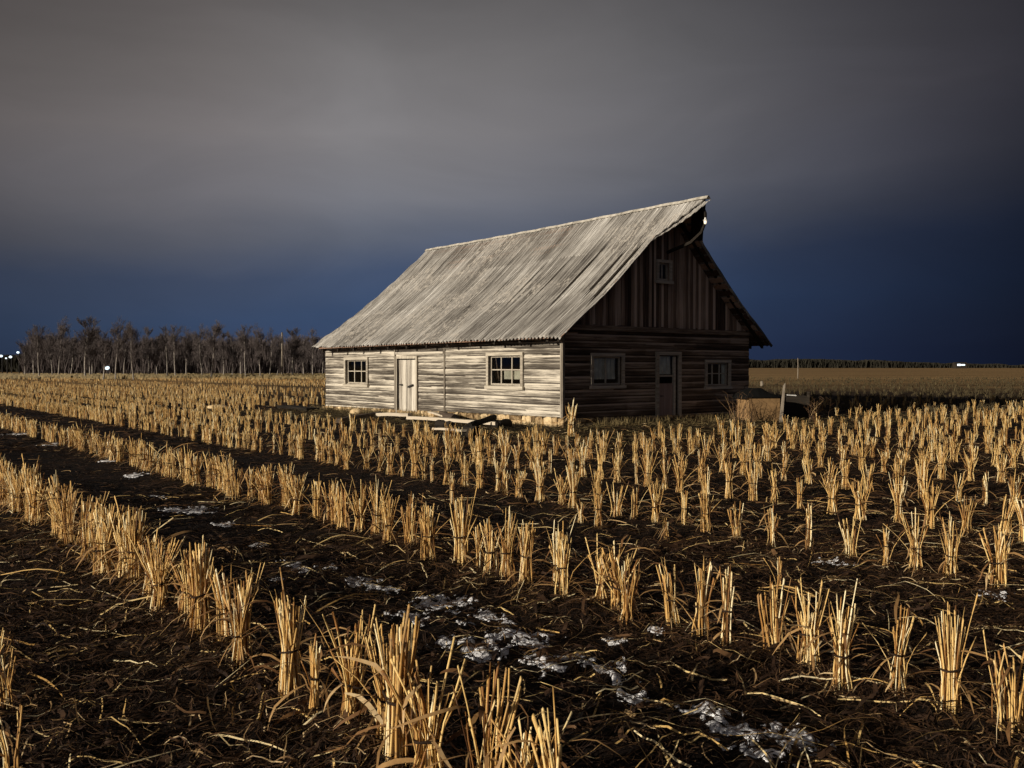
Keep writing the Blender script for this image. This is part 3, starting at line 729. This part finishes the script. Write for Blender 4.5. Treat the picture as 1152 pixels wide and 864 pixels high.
tree_xs = [(38, 423.6, 380), (45, 426, 373), (58, 424, 381), (80, 423.5, 384), (97, 426, 369), (101, 424.5, 378), (116, 427, 380), (131, 426.5, 372), (150, 427, 374), (167, 424, 378), (176, 423.5, 377), (188, 425, 379),
           (198, 425.5, 373), (210, 423.6, 380), (227, 424.5, 378), (238, 426, 372), (251, 423.8, 381), (262, 425, 376), (271, 424, 382), (277, 425.5, 373), (292, 426, 377), (304, 423.8, 381), (312, 424.5, 385), (330, 425, 379), (341, 424, 380), (352, 424.5, 381), (28, 424, 386), (362, 424, 384), (67, 424.3, 371), (104, 423.3, 372), (140, 423.7, 376)]
tree_xs.sort()
ORD = lambda n: '%d%s' % (n, 'th' if 10 <= n % 100 <= 20 else {1: 'st', 2: 'nd', 3: 'rd'}.get(n % 10, 'th'))
for i, (px, pyb, yt) in enumerate(tree_xs):
    x, y = at(px, pyb); h = (HY-yt)/F*y+CAMH; k = i % len(protos); s = h/7.0
    lab = 'bare pale-trunked tree, %s from the left in the wood at the field edge' % ORD(i+1)
    if k >= len(pro_obj):
        root = empty('bare_tree', (x, y, 0)); a_ = protos[k][0].build('trunk', M['bark_pale'], root, smooth=True); b_ = protos[k][1].build('crown', M['twig'], root); pro_obj.append((a_, b_))
    else:
        root = empty('bare_tree', (x, y, 0))
        for src in pro_obj[k]:
            cp = src.copy(); COL.objects.link(cp); cp.parent = root
    root.rotation_euler = (0, 0, rnd.uniform(-.5, .5)+(math.pi if i % 3 == 0 else 0)); w = rnd.uniform(.95, 1.25); root.scale = (s*w, s*w, s)
    tag(root, lab, 'tree', 'bare trees along the left field edge')
# brushwood mass behind the trees
def brush(name, xr, yr, n, hf, wd, mat, label, seed, pxmode=False):
    r = np.random.default_rng(seed)
    y = r.uniform(*yr, n); x = (r.uniform(*xr, n)-CX)/F*y if pxmode else r.uniform(*xr, n); hh = hf(x, y)*r.uniform(.35, 1.0, n)
    z0 = np.where(r.random(n) < .45, 0, hh*r.uniform(0, .55, n)); z0 = np.where(z0 > 0, z0, 0)
    ang = r.uniform(0, np.pi, n); lx = r.normal(0, .22, n)*(hh-z0); w = wd*r.uniform(.4, 1.2, n)
    cx_ = np.cos(ang)*w/2; sy_ = np.sin(ang)*w/2
    P0 = np.stack([x-cx_, y-sy_, z0], -1); P1 = np.stack([x+cx_, y+sy_, z0], -1)
    P2 = np.stack([x+cx_*.35+lx, y+sy_*.35, hh], -1); P3 = np.stack([x-cx_*.35+lx, y-sy_*.35, hh], -1)
    V = np.stack([P0, P1, P2, P3], 1).reshape(-1, 3); Q = np.arange(n*4).reshape(-1, 4)
    return tag(mesh_np(name, V, Q, mat, None, np.repeat(r.random(n), 4)), label, 'woodland', kind='stuff')
xl = at(22, 422)[0]; xr_ = at(400, 422)[0]
def hwood(x, y):
    px = CX+x/y*F
    top = 379+14*fbm(px*.06, px*0, 3, 4)+ np.where(px < 38, (38-px)*1.6, 0) + 16*np.exp(-((px-125)/5.5)**2)+ np.where(px > 330, (px-330)*.12, 0)
    return np.clip((HY-top)/F*y+CAMH, .3, 12)*.93
brush('brushwood', (27, 400), (158, 172), 50000, hwood, .11, M['thicket'], 'dense dark brown brushwood mass behind the bare tree trunks at left', 5, True)
def hleft(x, y): return (5+1.3*fbm(x*.06, x*0, 8, 3))
brush('brushwood', (-270, -128), (250, 262), 26000, hleft, .5, M['farwood'], 'low dark wood under the white lamps at the left edge', 6)
def hfar(x, y):
    px = CX+x/y*F; top = 404.2+1.6*fbm(px*.05, px*0, 13, 4)+np.clip((px-940)/200, 0, 1)*6
    return np.clip((HY-top)/F*y+CAMH, 1.5, 30)
brush('distant_wood', (-120, 640), (700, 760), 90000, hfar, 1.6, M['farwood'], 'low dark line of distant woodland on the horizon right of the barn', 7)
# dry grass verge in front of the wood
r = np.random.default_rng(3); n = 14000
x = r.uniform(-100, -14, n); y = r.uniform(118, 157, n); h = r.uniform(.15, .5, n); w = .16
V = np.stack([np.stack([x-w, y, 0*x], -1), np.stack([x+w, y, 0*x], -1), np.stack([x+w*.5+r.normal(0, .1, n), y, h], -1), np.stack([x-w*.5, y, h], -1)], 1).reshape(-1, 3)
tag(mesh_np('dry_grass', V, np.arange(n*4).reshape(-1, 4), M['drygrass'], None, np.repeat(r.uniform(.5, 1, n), 4)), 'dry pale grass verge between the stubble and the wood', 'grass', kind='stuff')

# ------------------------------------------------------------ straw bundles
def bundle_np(seed, n, H, rb, rw, rt, ws=.45, thick=.0054, sides=6, segs=5, cap=True, lean=0):
    r = np.random.default_rng(seed); Vs = []; Qs = []; Cs = []; off = 0
    la = r.uniform(0, 6.28)
    for i in range(n):
        a = r.uniform(0, 2*np.pi); f = np.sqrt(r.uniform(0, 1)); tw = r.normal(0, .5); a2 = a+tw
        h = H*r.uniform(.66, 1.0)*(1.16 if r.random() < .1 else 1)
        if r.random() < .10: h *= .62
        s = np.linspace(0, 1, segs); z = s*h
        zt = z/(H*ws); lo = np.clip(zt, 0, 1); hi = np.clip((z-H*ws)/(H*(1-ws)), 0, 1.3)
        ease = lambda q: q*q*(3-2*q)
        R0 = f*rb*(1-ease(lo))+f*rw*ease(lo); R = R0*(1-hi)+f*rt*hi*r.uniform(.8, 1.3)*(1 if r.random() > .08 else 1.6)
        R = np.where(hi > 0, R0*(1-hi)+f*rt*hi*1.1, R0)
        A = a+(a2-a)*s; bx_ = r.normal(0, .012)*np.sin(s*3.14); wild = r.random() < .07 and sides == 6; wx, wy = (r.normal(0, .16), r.normal(0, .16)) if wild else (r.normal(0, .012), r.normal(0, .012)); bx_ = bx_+wx*s*s; by_ = wy*s*s; x = R*np.cos(A)+bx_+lean*z*np.cos(la); y = R*np.sin(A)+by_+lean*z*np.sin(la)
        z = z-.03
        th = thick*r.uniform(.55, 1.25); ang = np.arange(sides)/sides*2*np.pi+r.uniform(0, 3)
        rad = th*(1-.15*s)
        # tube rings stay horizontal: fine for near-vertical stalks
        P = np.stack([x[:, None]+rad[:, None]*np.cos(ang), y[:, None]+rad[:, None]*np.sin(ang), np.repeat(z[:, None], sides, 1)+ (0 if sides < 5 else .0)], -1)
        P[-1, :, 2] += r.uniform(-1, 1)*.012*np.cos(ang)
        Vs.append(P.reshape(-1, 3)); k = np.arange(sides); k2 = (k+1) % sides
        for j in range(segs-1): Qs.append(np.stack([j*sides+k, j*sides+k2, (j+1)*sides+k2, (j+1)*sides+k], -1)+off)
        if cap and sides == 6:
            b = off+(segs-1)*6; Qs.append(np.array([[b, b+1, b+2, b+3], [b+3, b+4, b+5, b]]))
        c = np.clip(r.normal(.55, .27), 0, 1); cc = np.full((segs, sides), c); Cs.append(cc.ravel()); off += segs*sides
    return np.concatenate(Vs), np.concatenate(Qs), np.concatenate(Cs)
def ribbons_np(seed, n, kind):
    """bent dry leaves and stray stalks round a bundle foot"""
    r = np.random.default_rng(seed); Vs = []; Qs = []; Cs = []; off = 0
    for i in range(n):
        a = r.uniform(0, 2*np.pi); r0 = r.uniform(.02, .07); ln = r.uniform(.12, .36); w = r.uniform(.003, .011) if i % 3 else r.uniform(.002, .004)
        z0 = r.uniform(.0, .24) if i % 4 else r.uniform(.2, .42); up = r.uniform(-.3, 1.1); seg = 6; p = np.array([r0*np.cos(a), r0*np.sin(a), z0]); d = np.array([np.cos(a), np.sin(a), up]); d /= np.linalg.norm(d)
        side = np.array([-np.sin(a), np.cos(a), r.uniform(-.6, .6)]); pts = []
        for k in range(seg):
            pts.append(p.copy()); d = d+np.array([r.normal(0, .18), r.normal(0, .18), -.34*r.random()-.05]); d /= np.linalg.norm(d); p = p+d*ln/(seg-1)
            p[2] = max(p[2], .008)
        pts = np.array(pts); wd = w*np.sin(np.linspace(.5, 3.0, seg))[:, None]
        P = np.stack([pts-side*wd, pts+side*wd], 1).reshape(-1, 3); Vs.append(P)
        for k in range(seg-1): Qs.append([off+2*k, off+2*k+1, off+2*k+3, off+2*k+2])
        Cs.append(np.full(seg*2, np.clip(r.normal(.5, .25), 0, 1))); off += seg*2
    return np.concatenate(Vs), np.array(Qs), np.concatenate(Cs)
def ring_np(rw, z, seed, tr=.0048):
    r = np.random.default_rng(seed); n, m_ = 16, 6; P = []
    ph = r.uniform(0, 6.28); tl = r.uniform(.05, .25)
    for i in range(n):
        t_ = 2*np.pi*i/n; R = rw*(1+.16*np.sin(2*t_+ph)+.09*np.sin(5*t_)); cz = z+tl*R*np.sin(t_+ph)
        for j in range(m_):
            u_ = 2*np.pi*j/m_; P.append(((R+tr*np.cos(u_))*np.cos(t_), (R+tr*np.cos(u_))*np.sin(t_), cz+tr*1.2*np.sin(u_)))
    Q = [(i*m_+j, ((i+1) % n)*m_+j, ((i+1) % n)*m_+(j+1) % m_, i*m_+(j+1) % m_) for i in range(n) for j in range(m_)]
    return np.array(P), np.array(Q), np.full(n*m_, .3)
KINDS = [  # look, n, H, rb, rw, rt, waist, lean
 ('full waisted', 26, .50, .085, .050, .115, .42, 0), ('tall splayed', 20, .56, .080, .045, .15, .40, .04), ('slim upright', 13, .50, .045, .032, .055, .45, .03),
 ('tall full', 30, .58, .075, .055, .10, .45, .02), ('short stubby', 18, .38, .07, .05, .08, .45, 0), ('leaning', 18, .50, .07, .042, .09, .42, .16),
 ('thin sparse', 8, .44, .04, .028, .09, .4, .06), ('wide splayed', 24, .47, .09, .05, .17, .38, 0), ('waisted slender', 17, .53, .075, .034, .085, .48, -.05), ('ragged', 16, .48, .09, .06, .13, .3, .1)]
BP = []
for k, (look, n, H, rb, rw, rt, ws, ln) in enumerate(KINDS):
    n = int(n*1.35); rt *= 1.05; rw *= .92
    for v_ in range(3):
        sv = 100+k*10+v_
        BP.append((k, [mesh_np('stalks', *bundle_np(sv, n, H, rb, rw, rt, ws, lean=ln)[:2], M['straw'], None, bundle_np(sv, n, H, rb, rw, rt, ws, lean=ln)[2], True),
                       mesh_np('twine', *ring_np(rw*1.12+.008, H*ws-.03, sv)[:2], M['twine'], None, None, True) if look not in ('ragged', 'short stubby', 'thin sparse') else None,
                       mesh_np('dry_leaves', *ribbons_np(sv, 22, 0)[:2], M['husk'], None, ribbons_np(sv, 22, 0)[2])]))
LOWA = [bundle_np(500+k, 12, .47, .08, .05, .11, .42, thick=.009, sides=3, segs=3, cap=False) for k in range(8)]
LOWB = [bundle_np(600+k, 6, .47, .08, .06, .12, .42, thick=.018, sides=3, segs=2, cap=False) for k in range(6)]

cand = []
r = random.Random(77)
for ri, c in enumerate(ROWS):
    near_row = ri < 9
    s = -12.0
    while s < 150:
        # point: n*c + d*s
        jit = r.gauss(0, .055); x = DN[0]*(c+jit)+DR[0]*s; y = DN[1]*(c+jit)+DR[1]*s
        step = (r.uniform(.21, .30) if ri < 2 else r.uniform(.27, .42) if x > -2-.35*y else r.uniform(.19, .30)) if y < 45 else r.uniform(.3, .5)
        if x < -2 and ri == 0: step = r.uniform(.16, .26)
        s += step
        if y < 2.9 or y > 118: continue
        if abs(x/y) > .72+1.0/y: continue
        u, v = to_barn(x, y); 
        if -4.3 < u < W+1.0 and -4.4 < v < L+.5: continue
        if -7 < u < -4 and v > 9 and r.random() < .3: continue
        if -0.5 < u < 12 and -2.2 < v < L: continue
        if 1.7 < x/ y*10 < 3.4 and 27 < y < 31: continue
        if x < 0 and ri in (8, 12, 13, 20, 21, 30, 31): continue      # tractor lanes
        if x > 5 and y > 31+.12*(x-9) and (y > 46 or r.random() < .6): continue
        if x > 0 and y > 60: continue
        if y > 45 and r.random() < .15: continue
        cand.append((x, y, ri, 0, r.random()))
for c in [8.25, 10.35, 12.5, 14.7, 16.9, 19.1, 21.3, 23.5, 25.7, 27.9, 32.3, 34.5, 36.7, 41, 43.2]:
    s = 0.
    while s < 130:
        s += r.uniform(.22, .36); x = DN[0]*c+DR[0]*s+r.gauss(0, .05); y = DN[1]*c+DR[1]*s
        if x > -.28*y or x < -.72*y or y > 75: continue
        u, v = to_barn(x, y)
        if (-4.3 < u < W+1.0 and -4.4 < v < L+.5) or (-2 < u and v < L+.5): continue
        ri = max(i for i, q in enumerate(ROWS) if q < c); cand.append((x, y, ri, 3, .5))
# loose extra bundles standing between the rows on the right
for k in range(520):
    y = 5.5+22*r.random()**.8; x = r.uniform(-.1, .62)*y
    c = rowc(x, y)
    if c < 5.0 or min(abs(c-q) for q in ROWS) < .4: continue
    u, v = to_barn(x, y)
    if -2.9 < u < W+3 and v > -4.0: continue
    ri = max(i for i, q in enumerate(ROWS) if q < c); 
    if r.random() < (.42 if c < 7 else .09): cand.append((x, y, ri, 1, r.random()))
# stray stubs left of the first row
for (px, py) in ((-6, 772), (4, 800), (10, 880), (-25, 740)):
    x, y = at(px, py); cand.append((x, y, 0, 2, .3))
def proj(x, y, z=0): return CX+x/y*F, HY+(CAMH-z)/y*F
inview = []; rest = []
for c in cand:
    px, py = proj(c[0], c[1]); _, pt = proj(c[0], c[1], .5)
    (inview if (-14 < px < 1166 and pt < 862) else rest).append(c)
inview.sort(key=lambda c: c[1]); near = inview[:299]; rest += inview[299:]
# special clump at the barn corner
RN = ['nearest row', 'second row', 'third row', 'fourth row', 'fifth row', 'sixth row', 'seventh row', 'eighth row', 'ninth row', 'tenth row', 'eleventh row', 'twelfth row', 'thirteenth row', 'fourteenth row', 'fifteenth row']
byrow = {}
for c in near: byrow.setdefault((c[2], c[3]), []).append(c)
used = [False]*len(BP)
def put_bundle(x, y, kind_i, scale, rz, label, group='straw bundles standing in the harvested field'):
    z = float(gh(x, y)); root = empty('straw_bundle', (x, y, z), rz, label=label, cat='straw bundle', group=group)
    root.scale = (scale*r.uniform(.8, 1.05), scale*r.uniform(.8, 1.05), scale)
    for src in BP[kind_i][1]:
        if src is None: continue
        if used[kind_i]: o = src.copy(); COL.objects.link(o)
        else: o = src
        o.parent = root
    used[kind_i] = True
    return root
for (ri, ex), lst in byrow.items():
    lst.sort(key=lambda c: c[0]/c[1])
    for i, c in enumerate(lst):
        x, y, _, _, q = c
        if ex == 1: ki = r.choice([6, 7, 8, 12, 13, 14, 18, 19, 20, 24, 25, 26, 27]); sc = r.uniform(.6, .92)
        elif ex == 2: ki = r.choice([18, 19]); sc = .8
        else:
            ki = r.choice([0, 1, 2, 3, 4, 5, 6, 7, 8, 9, 10, 11, 15, 16, 17, 21, 22, 23, 24, 25, 26, 12, 27, 28, 29, 19]); sc = r.uniform(.84, 1.08)*(1 if ri < 2 else .93)
            if ri == 0: sc *= 1.06
        look = KINDS[BP[ki][0]][0]
        if ex == 0: lab = '%s straw bundle, %s from the left in the %s from the camera' % (look, ORD(i+1), RN[ri])
        elif ex == 3: lab = '%s straw bundle, %s from the left in the narrow extra row behind the %s' % (look, ORD(i+1), RN[ri])
        elif ex == 1: lab = '%s straw bundle between rows, %s from the left just behind the %s' % (look, ORD(i+1), RN[ri])
        else: lab = '%s broken stubble tuft at the lower left picture edge, %s from the left' % (look, ORD(i+1))
        put_bundle(x, y, ki, sc, r.uniform(0, 6.28), lab)
xx, yy = at(643, 490)
put_bundle(xx, yy, 4, 1.6, 1.0, 'largest wild splayed straw clump standing right at the near barn corner')
for k_ in range(len(BP)):
    if not used[k_]:
        for o in BP[k_][1]:
            if o is not None: bpy.data.objects.remove(o)
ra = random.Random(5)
dim = []  # short older stubble in a darker brown, right of the barn
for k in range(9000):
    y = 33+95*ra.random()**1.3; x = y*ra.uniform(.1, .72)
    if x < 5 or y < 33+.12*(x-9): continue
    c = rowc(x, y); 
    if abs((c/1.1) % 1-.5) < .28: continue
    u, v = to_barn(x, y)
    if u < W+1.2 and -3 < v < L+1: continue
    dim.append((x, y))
# everything farther or outside the frame: one stubble object
Vs = []; Qs = []; Cs = []; off = 0; rr = np.random.default_rng(9)
for (x, y, ri, ex, q) in rest:
    if y < 0: continue
    src = LOWA[rr.integers(8)] if y < 45 else LOWB[rr.integers(6)]
    a = rr.uniform(0, 6.28); s = rr.uniform(.7, 1.05)*(.8 if ex else 1)*(1-.35*min(1, max(0, (y-25)/40))); ca, sa = np.cos(a)*s, np.sin(a)*s
    w = rr.uniform(.75, 1.05)
    V = src[0]; P = np.stack([x+(V[:, 0]*ca-V[:, 1]*sa)*w, y+(V[:, 0]*sa+V[:, 1]*ca)*w, V[:, 2]*s+float(gh(x, y)) if y < 40 else V[:, 2]*s], -1)
    Vs.append(P); Qs.append(src[1]+off); Cs.append(np.clip(src[2]+rr.normal(0, .08), 0, 1)); off += len(V)
tag(mesh_np('stubble', np.concatenate(Vs), np.concatenate(Qs), M['straw'], None, np.concatenate(Cs)), 'golden straw stubble in rows stretching away to the horizon', 'stubble', kind='stuff')
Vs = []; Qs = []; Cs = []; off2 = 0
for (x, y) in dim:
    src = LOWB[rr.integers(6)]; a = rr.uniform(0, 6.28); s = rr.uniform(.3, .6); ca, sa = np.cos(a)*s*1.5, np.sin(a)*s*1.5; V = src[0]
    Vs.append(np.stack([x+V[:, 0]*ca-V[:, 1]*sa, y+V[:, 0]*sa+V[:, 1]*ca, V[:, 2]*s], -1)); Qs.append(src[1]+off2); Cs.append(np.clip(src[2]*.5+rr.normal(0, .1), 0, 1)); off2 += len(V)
tag(mesh_np('stubble', np.concatenate(Vs), np.concatenate(Qs), M['drygrass'], None, np.concatenate(Cs)), 'short older dark brown stubble in the field right of the barn', 'stubble', kind='stuff')
print('near', len(near), 'rest', len(rest), 'verts', off)

# ------------------------------------------------------------ litter on the soil
def litter(name, n, gen, lenr, wr, colf, lift, mat, label, seed, seg=5, curl=.35, cat='straw litter'):
    r = np.random.default_rng(seed); x, y = gen(r, n); n = len(x)
    a = r.uniform(0, 2*np.pi, n); ln = r.uniform(*lenr, n)*r.uniform(.3, 1, n); w = r.uniform(*wr, n); cv = r.normal(0, curl, n); c2 = r.normal(0, curl, n)
    z0 = r.uniform(0, lift, n)**1.0; zt = r.normal(0, .25, n)*ln*.35; z1 = r.uniform(0, lift, n)
    P = np.zeros((n, seg, 2, 3)); px_, py_ = x.copy(), y.copy(); ang = a.copy()
    col = colf(r, n)
    for k in range(seg):
        t_ = k/(seg-1); z = gh(px_, py_)+.004+z0*(1-t_)+z1*t_+np.sin(t_*np.pi)*np.abs(zt)*.6
        ww = w*(1-.65*t_)*.5; sx = -np.sin(ang)*ww; sy = np.cos(ang)*ww; tz = (r.random(n)-.5)*ww*1.2 if k == 0 else tz
        P[:, k, 0] = np.stack([px_-sx, py_-sy, z-tz], -1); P[:, k, 1] = np.stack([px_+sx, py_+sy, z+tz], -1)
        px_ = px_+np.cos(ang)*ln/(seg-1); py_ = py_+np.sin(ang)*ln/(seg-1); ang = ang+(cv+c2*t_)/(seg-1)*2
    V = P.reshape(-1, 3); b = (np.arange(n)*seg*2)[:, None]; k = np.arange(seg-1)[None, :]*2
    Q = np.stack([b+k, b+k+1, b+k+3, b+k+2], -1).reshape(-1, 4)
    return tag(mesh_np(name, V, Q, mat, None, np.repeat(col, seg*2)), label, cat, kind='stuff')
def wedge(y0, y1, p=1.0, lim=.64):
    def g(r, n):
        y = y0+(y1-y0)*r.random(n)**p; x = r.uniform(-lim, lim, n)*y
        u, v = to_barn(x, y); out_ = np.maximum(np.maximum(-u, u-W), np.maximum(-v, v-L)); k = out_ > .15
        return x[k], y[k]
    return g
def rowish(y0, y1, p=1.0):
    def g(r, n):
        y = y0+(y1-y0)*r.random(n)**p; x = r.uniform(-.64, .64, n)*y
        k = r.random(n) < (.38+.9*ridge(rowc(x, y))+.35*(fbm(x*.7, y*.7, 91, 2) > .12)+np.clip((x-.1*y)*.08, 0, .35)); return x[k], y[k]
    return g
darkc = lambda r, n: np.clip(r.beta(1.5, 3.8, n)+(r.random(n) < .07)*.6, 0, 1)
litter('straw_litter', 46000, rowish(2.9, 9, .8), (.06, .34), (.002, .010), darkc, .045, M['litter'], 'tangled brown straw litter on the soil between the near rows', 21, 6, .9)
litter('straw_litter', 30000, rowish(8, 20, .9), (.1, .45), (.004, .014), darkc, .03, M['litter'], 'brown straw litter on the soil between the middle rows', 22, 5, .7)
litter('root_fibre', 7000, wedge(3, 10), (.15, .6), (.0012, .003), lambda r, n: np.clip(r.beta(2, 2.6, n), 0, 1), .05, M['litter'], 'fine curling root fibres and stems on the near soil', 23, 8, 1.6)
litter('fallen_leaves', 2600, rowish(3, 12), (.1, .3), (.015, .045), lambda r, n: np.clip(r.beta(1.5, 4, n), 0, 1), .05, M['litter'], 'crumpled brown leaves lying around the near bundles', 24, 6, .8)
litter('fallen_straw', 1500, wedge(3, 12), (.25, .75), (.006, .013), lambda r, n: np.clip(r.normal(.78, .16, n), 0, 1), .035, M['straw'], 'single long golden straws lying fallen across the soil', 25, 6, .1)
def yardgen(r, n):
    u = r.uniform(-4, W+6, n); v = r.uniform(-5.5, L+1, n); k = ((u < -.1) | (v < -.1) | (u > W+.1)) & (v < L)
    u, v = u[k], v[k]; return BX+u*math.cos(TH)-v*math.sin(TH), BY+u*math.sin(TH)+v*math.cos(TH)
litter('yard_litter', 26000, yardgen, (.1, .5), (.006, .02), lambda r, n: np.clip(r.beta(1.6, 2.6, n)+(r.random(n) < .06)*.4, 0, 1), .10, M['drygrass'], 'trampled dry grass and chaff round the foot of the barn', 26, 5, .7, 'dry grass')
litter('straw_litter', 30000, wedge(18, 48, 1, .6), (.15, .5), (.01, .03), darkc, .03, M['litter'], 'straw litter on the soil between the far rows', 27, 3, .4)
# upright dry grass along the walls
r2 = np.random.default_rng(31); n = 3600; side = r2.random(n) < .55
u = np.where(side, -np.abs(r2.normal(.05, .35, n))-.06, r2.uniform(0, W+2.5, n)); v = np.where(side, r2.uniform(-.3, L, n), -np.abs(r2.normal(.1, .5, n))-.12)
cl = fbm(u*1.3, v*1.3, 7, 2) > -.05; u, v = u[cl], v[cl]; n = len(u)
x = BX+u*math.cos(TH)-v*math.sin(TH); y = BY+u*math.sin(TH)+v*math.cos(TH); h = r2.uniform(.06, .26, n); w = .009
lx, ly = r2.normal(0, .06, n), r2.normal(0, .06, n)
V = np.stack([np.stack([x-w, y, 0*x-.02], -1), np.stack([x+w, y, 0*x-.02], -1), np.stack([x+w*.2+lx, y+ly, h], -1), np.stack([x-w*.2+lx, y+ly, h], -1)], 1).reshape(-1, 3)
tag(mesh_np('dry_grass', V, np.arange(n*4).reshape(-1, 4), M['drygrass'], None, np.repeat(r2.uniform(.2, 1, n), 4)), 'short dry grass blades growing along the barn walls', 'grass', kind='stuff')

# ------------------------------------------------------------ light, sky, camera
SUN = Vector((-.805, -.593, 0)).normalized(); EL = math.radians(13.5)
sv = Vector((SUN.x*math.cos(EL), SUN.y*math.cos(EL), math.sin(EL)))
ld = bpy.data.lights.new('Sun', 'SUN'); ld.energy = 4.6; ld.angle = math.radians(.6); ld.color = (1, .89, .74)
lo = bpy.data.objects.new('Sun', ld); COL.objects.link(lo); lo.rotation_euler = sv.to_track_quat('Z', 'Y').to_euler()
w = bpy.data.worlds.new('World'); S.world = w; w.use_nodes = True; nt = w.node_tree; N = nt.nodes; bg = N['Background']
tc = N.new('ShaderNodeTexCoord'); sp = N.new('ShaderNodeSeparateXYZ'); nt.links.new(tc.outputs['Generated'], sp.inputs[0])
mp = N.new('ShaderNodeMapping'); mp.inputs['Scale'].default_value = (1.5, 1.5, 5); nt.links.new(tc.outputs['Generated'], mp.inputs[0])
no = N.new('ShaderNodeTexNoise'); no.inputs['Scale'].default_value = 1.6; no.inputs['Detail'].default_value = 5; no.inputs['Roughness'].default_value = .5; nt.links.new(mp.outputs[0], no.inputs['Vector'])
def mth(op, a, b):
    o = N.new('ShaderNodeMath'); o.operation = op
    for v_, k in ((a, 0), (b, 1)):
        if hasattr(v_, 'is_linked'): nt.links.new(v_, o.inputs[k])
        else: o.inputs[k].default_value = v_
    return o.outputs[0]
zz = mth('ADD', sp.outputs['Z'], mth('MULTIPLY', mth('SUBTRACT', no.outputs['Fac'], .5), .07))
zz = mth('SUBTRACT', zz, mth('MULTIPLY', sp.outputs['X'], .05))
def ramp(fac, st):
    o = N.new('ShaderNodeValToRGB'); e = o.color_ramp.elements
    while len(e) < len(st): e.new(.5)
    for i, (p, c) in enumerate(st): e[i].position = p; e[i].color = (*c, 1) if hasattr(c, '__len__') else (c, c, c, 1)
    nt.links.new(fac, o.inputs[0]); return o.outputs[0]
cr_ = ramp(zz, [(0, (.030,.052,.118)), (.065, (.044,.077,.158)), (.11, (.060,.087,.156)), (.145, (.115,.130,.172)), (.185, (.180,.184,.210)), (.25, (.212,.204,.212)), (.31, (.180,.172,.174)), (.38, (.122,.115,.116)), (1, (.05,.047,.048))])
az = ramp(mth('ADD', mth('MULTIPLY', sp.outputs['X'], .5), .5), [(.26, (.58, .54, .52)), (.35, (.86, .82, .80)), (.42, (1., 1., 1.)), (.5, (.90, .90, .91)), (.58, (.64, .65, .68)), (.65, (.38, .385, .43)), (.70, (.23, .23, .27)), (.75, (.11, .11, .14)), (1., (.10, .10, .15))])
mx = N.new('ShaderNodeMix'); mx.data_type = 'RGBA'; mx.blend_type = 'MULTIPLY'; mx.inputs[0].default_value = 1; nt.links.new(cr_, mx.inputs[6]); nt.links.new(az, mx.inputs[7])
sky = N.new('ShaderNodeTexSky'); sky.sky_type = 'NISHITA'; sky.sun_disc = False; sky.sun_elevation = EL; sky.sun_rotation = math.atan2(SUN.x, SUN.y)
sc_ = N.new('ShaderNodeMix'); sc_.data_type = 'RGBA'; sc_.blend_type = 'MULTIPLY'; sc_.inputs[0].default_value = 1; nt.links.new(sky.outputs[0], sc_.inputs[6]); sc_.inputs[7].default_value = (.0004,.0004,.0004, 1)
ad = N.new('ShaderNodeMix'); ad.data_type = 'RGBA'; ad.blend_type = 'ADD'; ad.inputs[0].default_value = 1; nt.links.new(mx.outputs[2], ad.inputs[6]); nt.links.new(sc_.outputs[2], ad.inputs[7])
mr = N.new('ShaderNodeMapRange'); mr.inputs['From Min'].default_value = .1; mr.inputs['From Max'].default_value = -.9; mr.inputs['To Min'].default_value = 1.; mr.inputs['To Max'].default_value = 1.45; nt.links.new(sp.outputs['Y'], mr.inputs['Value'])  # sky brightened behind the camera, added as fill for the shaded gable
n3 = N.new('ShaderNodeTexNoise'); n3.inputs['Scale'].default_value = 2.2; n3.inputs['Detail'].default_value = 6; n3.inputs['Roughness'].default_value = .55; n3.inputs['Distortion'].default_value = .6; nt.links.new(mp.outputs[0], n3.inputs['Vector'])
fm = mth('MULTIPLY', mr.outputs[0], mth('ADD', mth('MULTIPLY', n3.outputs['Fac'], .42), .79))
m3 = N.new('ShaderNodeMix'); m3.data_type = 'RGBA'; m3.blend_type = 'MULTIPLY'; m3.inputs[0].default_value = 1; nt.links.new(ad.outputs[2], m3.inputs[6]); nt.links.new(fm, m3.inputs[7])
nt.links.new(m3.outputs[2], bg.inputs['Color']); bg.inputs['Strength'].default_value = 1.0

cd = bpy.data.cameras.new('Camera'); cam = bpy.data.objects.new('Camera', cd); COL.objects.link(cam); S.camera = cam
cd.sensor_width = 36; cd.lens = F/1152*36; cd.clip_end = 12000; cd.clip_start = .05
cam.location = (0, 0, CAMH); cam.rotation_euler = (math.radians(90)-math.atan((432-HY)/F), 0, 0)
S.view_settings.view_transform = 'Standard'; S.view_settings.look = 'None'; S.view_settings.exposure = 0; S.view_settings.gamma = 1
S.render.resolution_x = 1024; S.render.resolution_y = 768
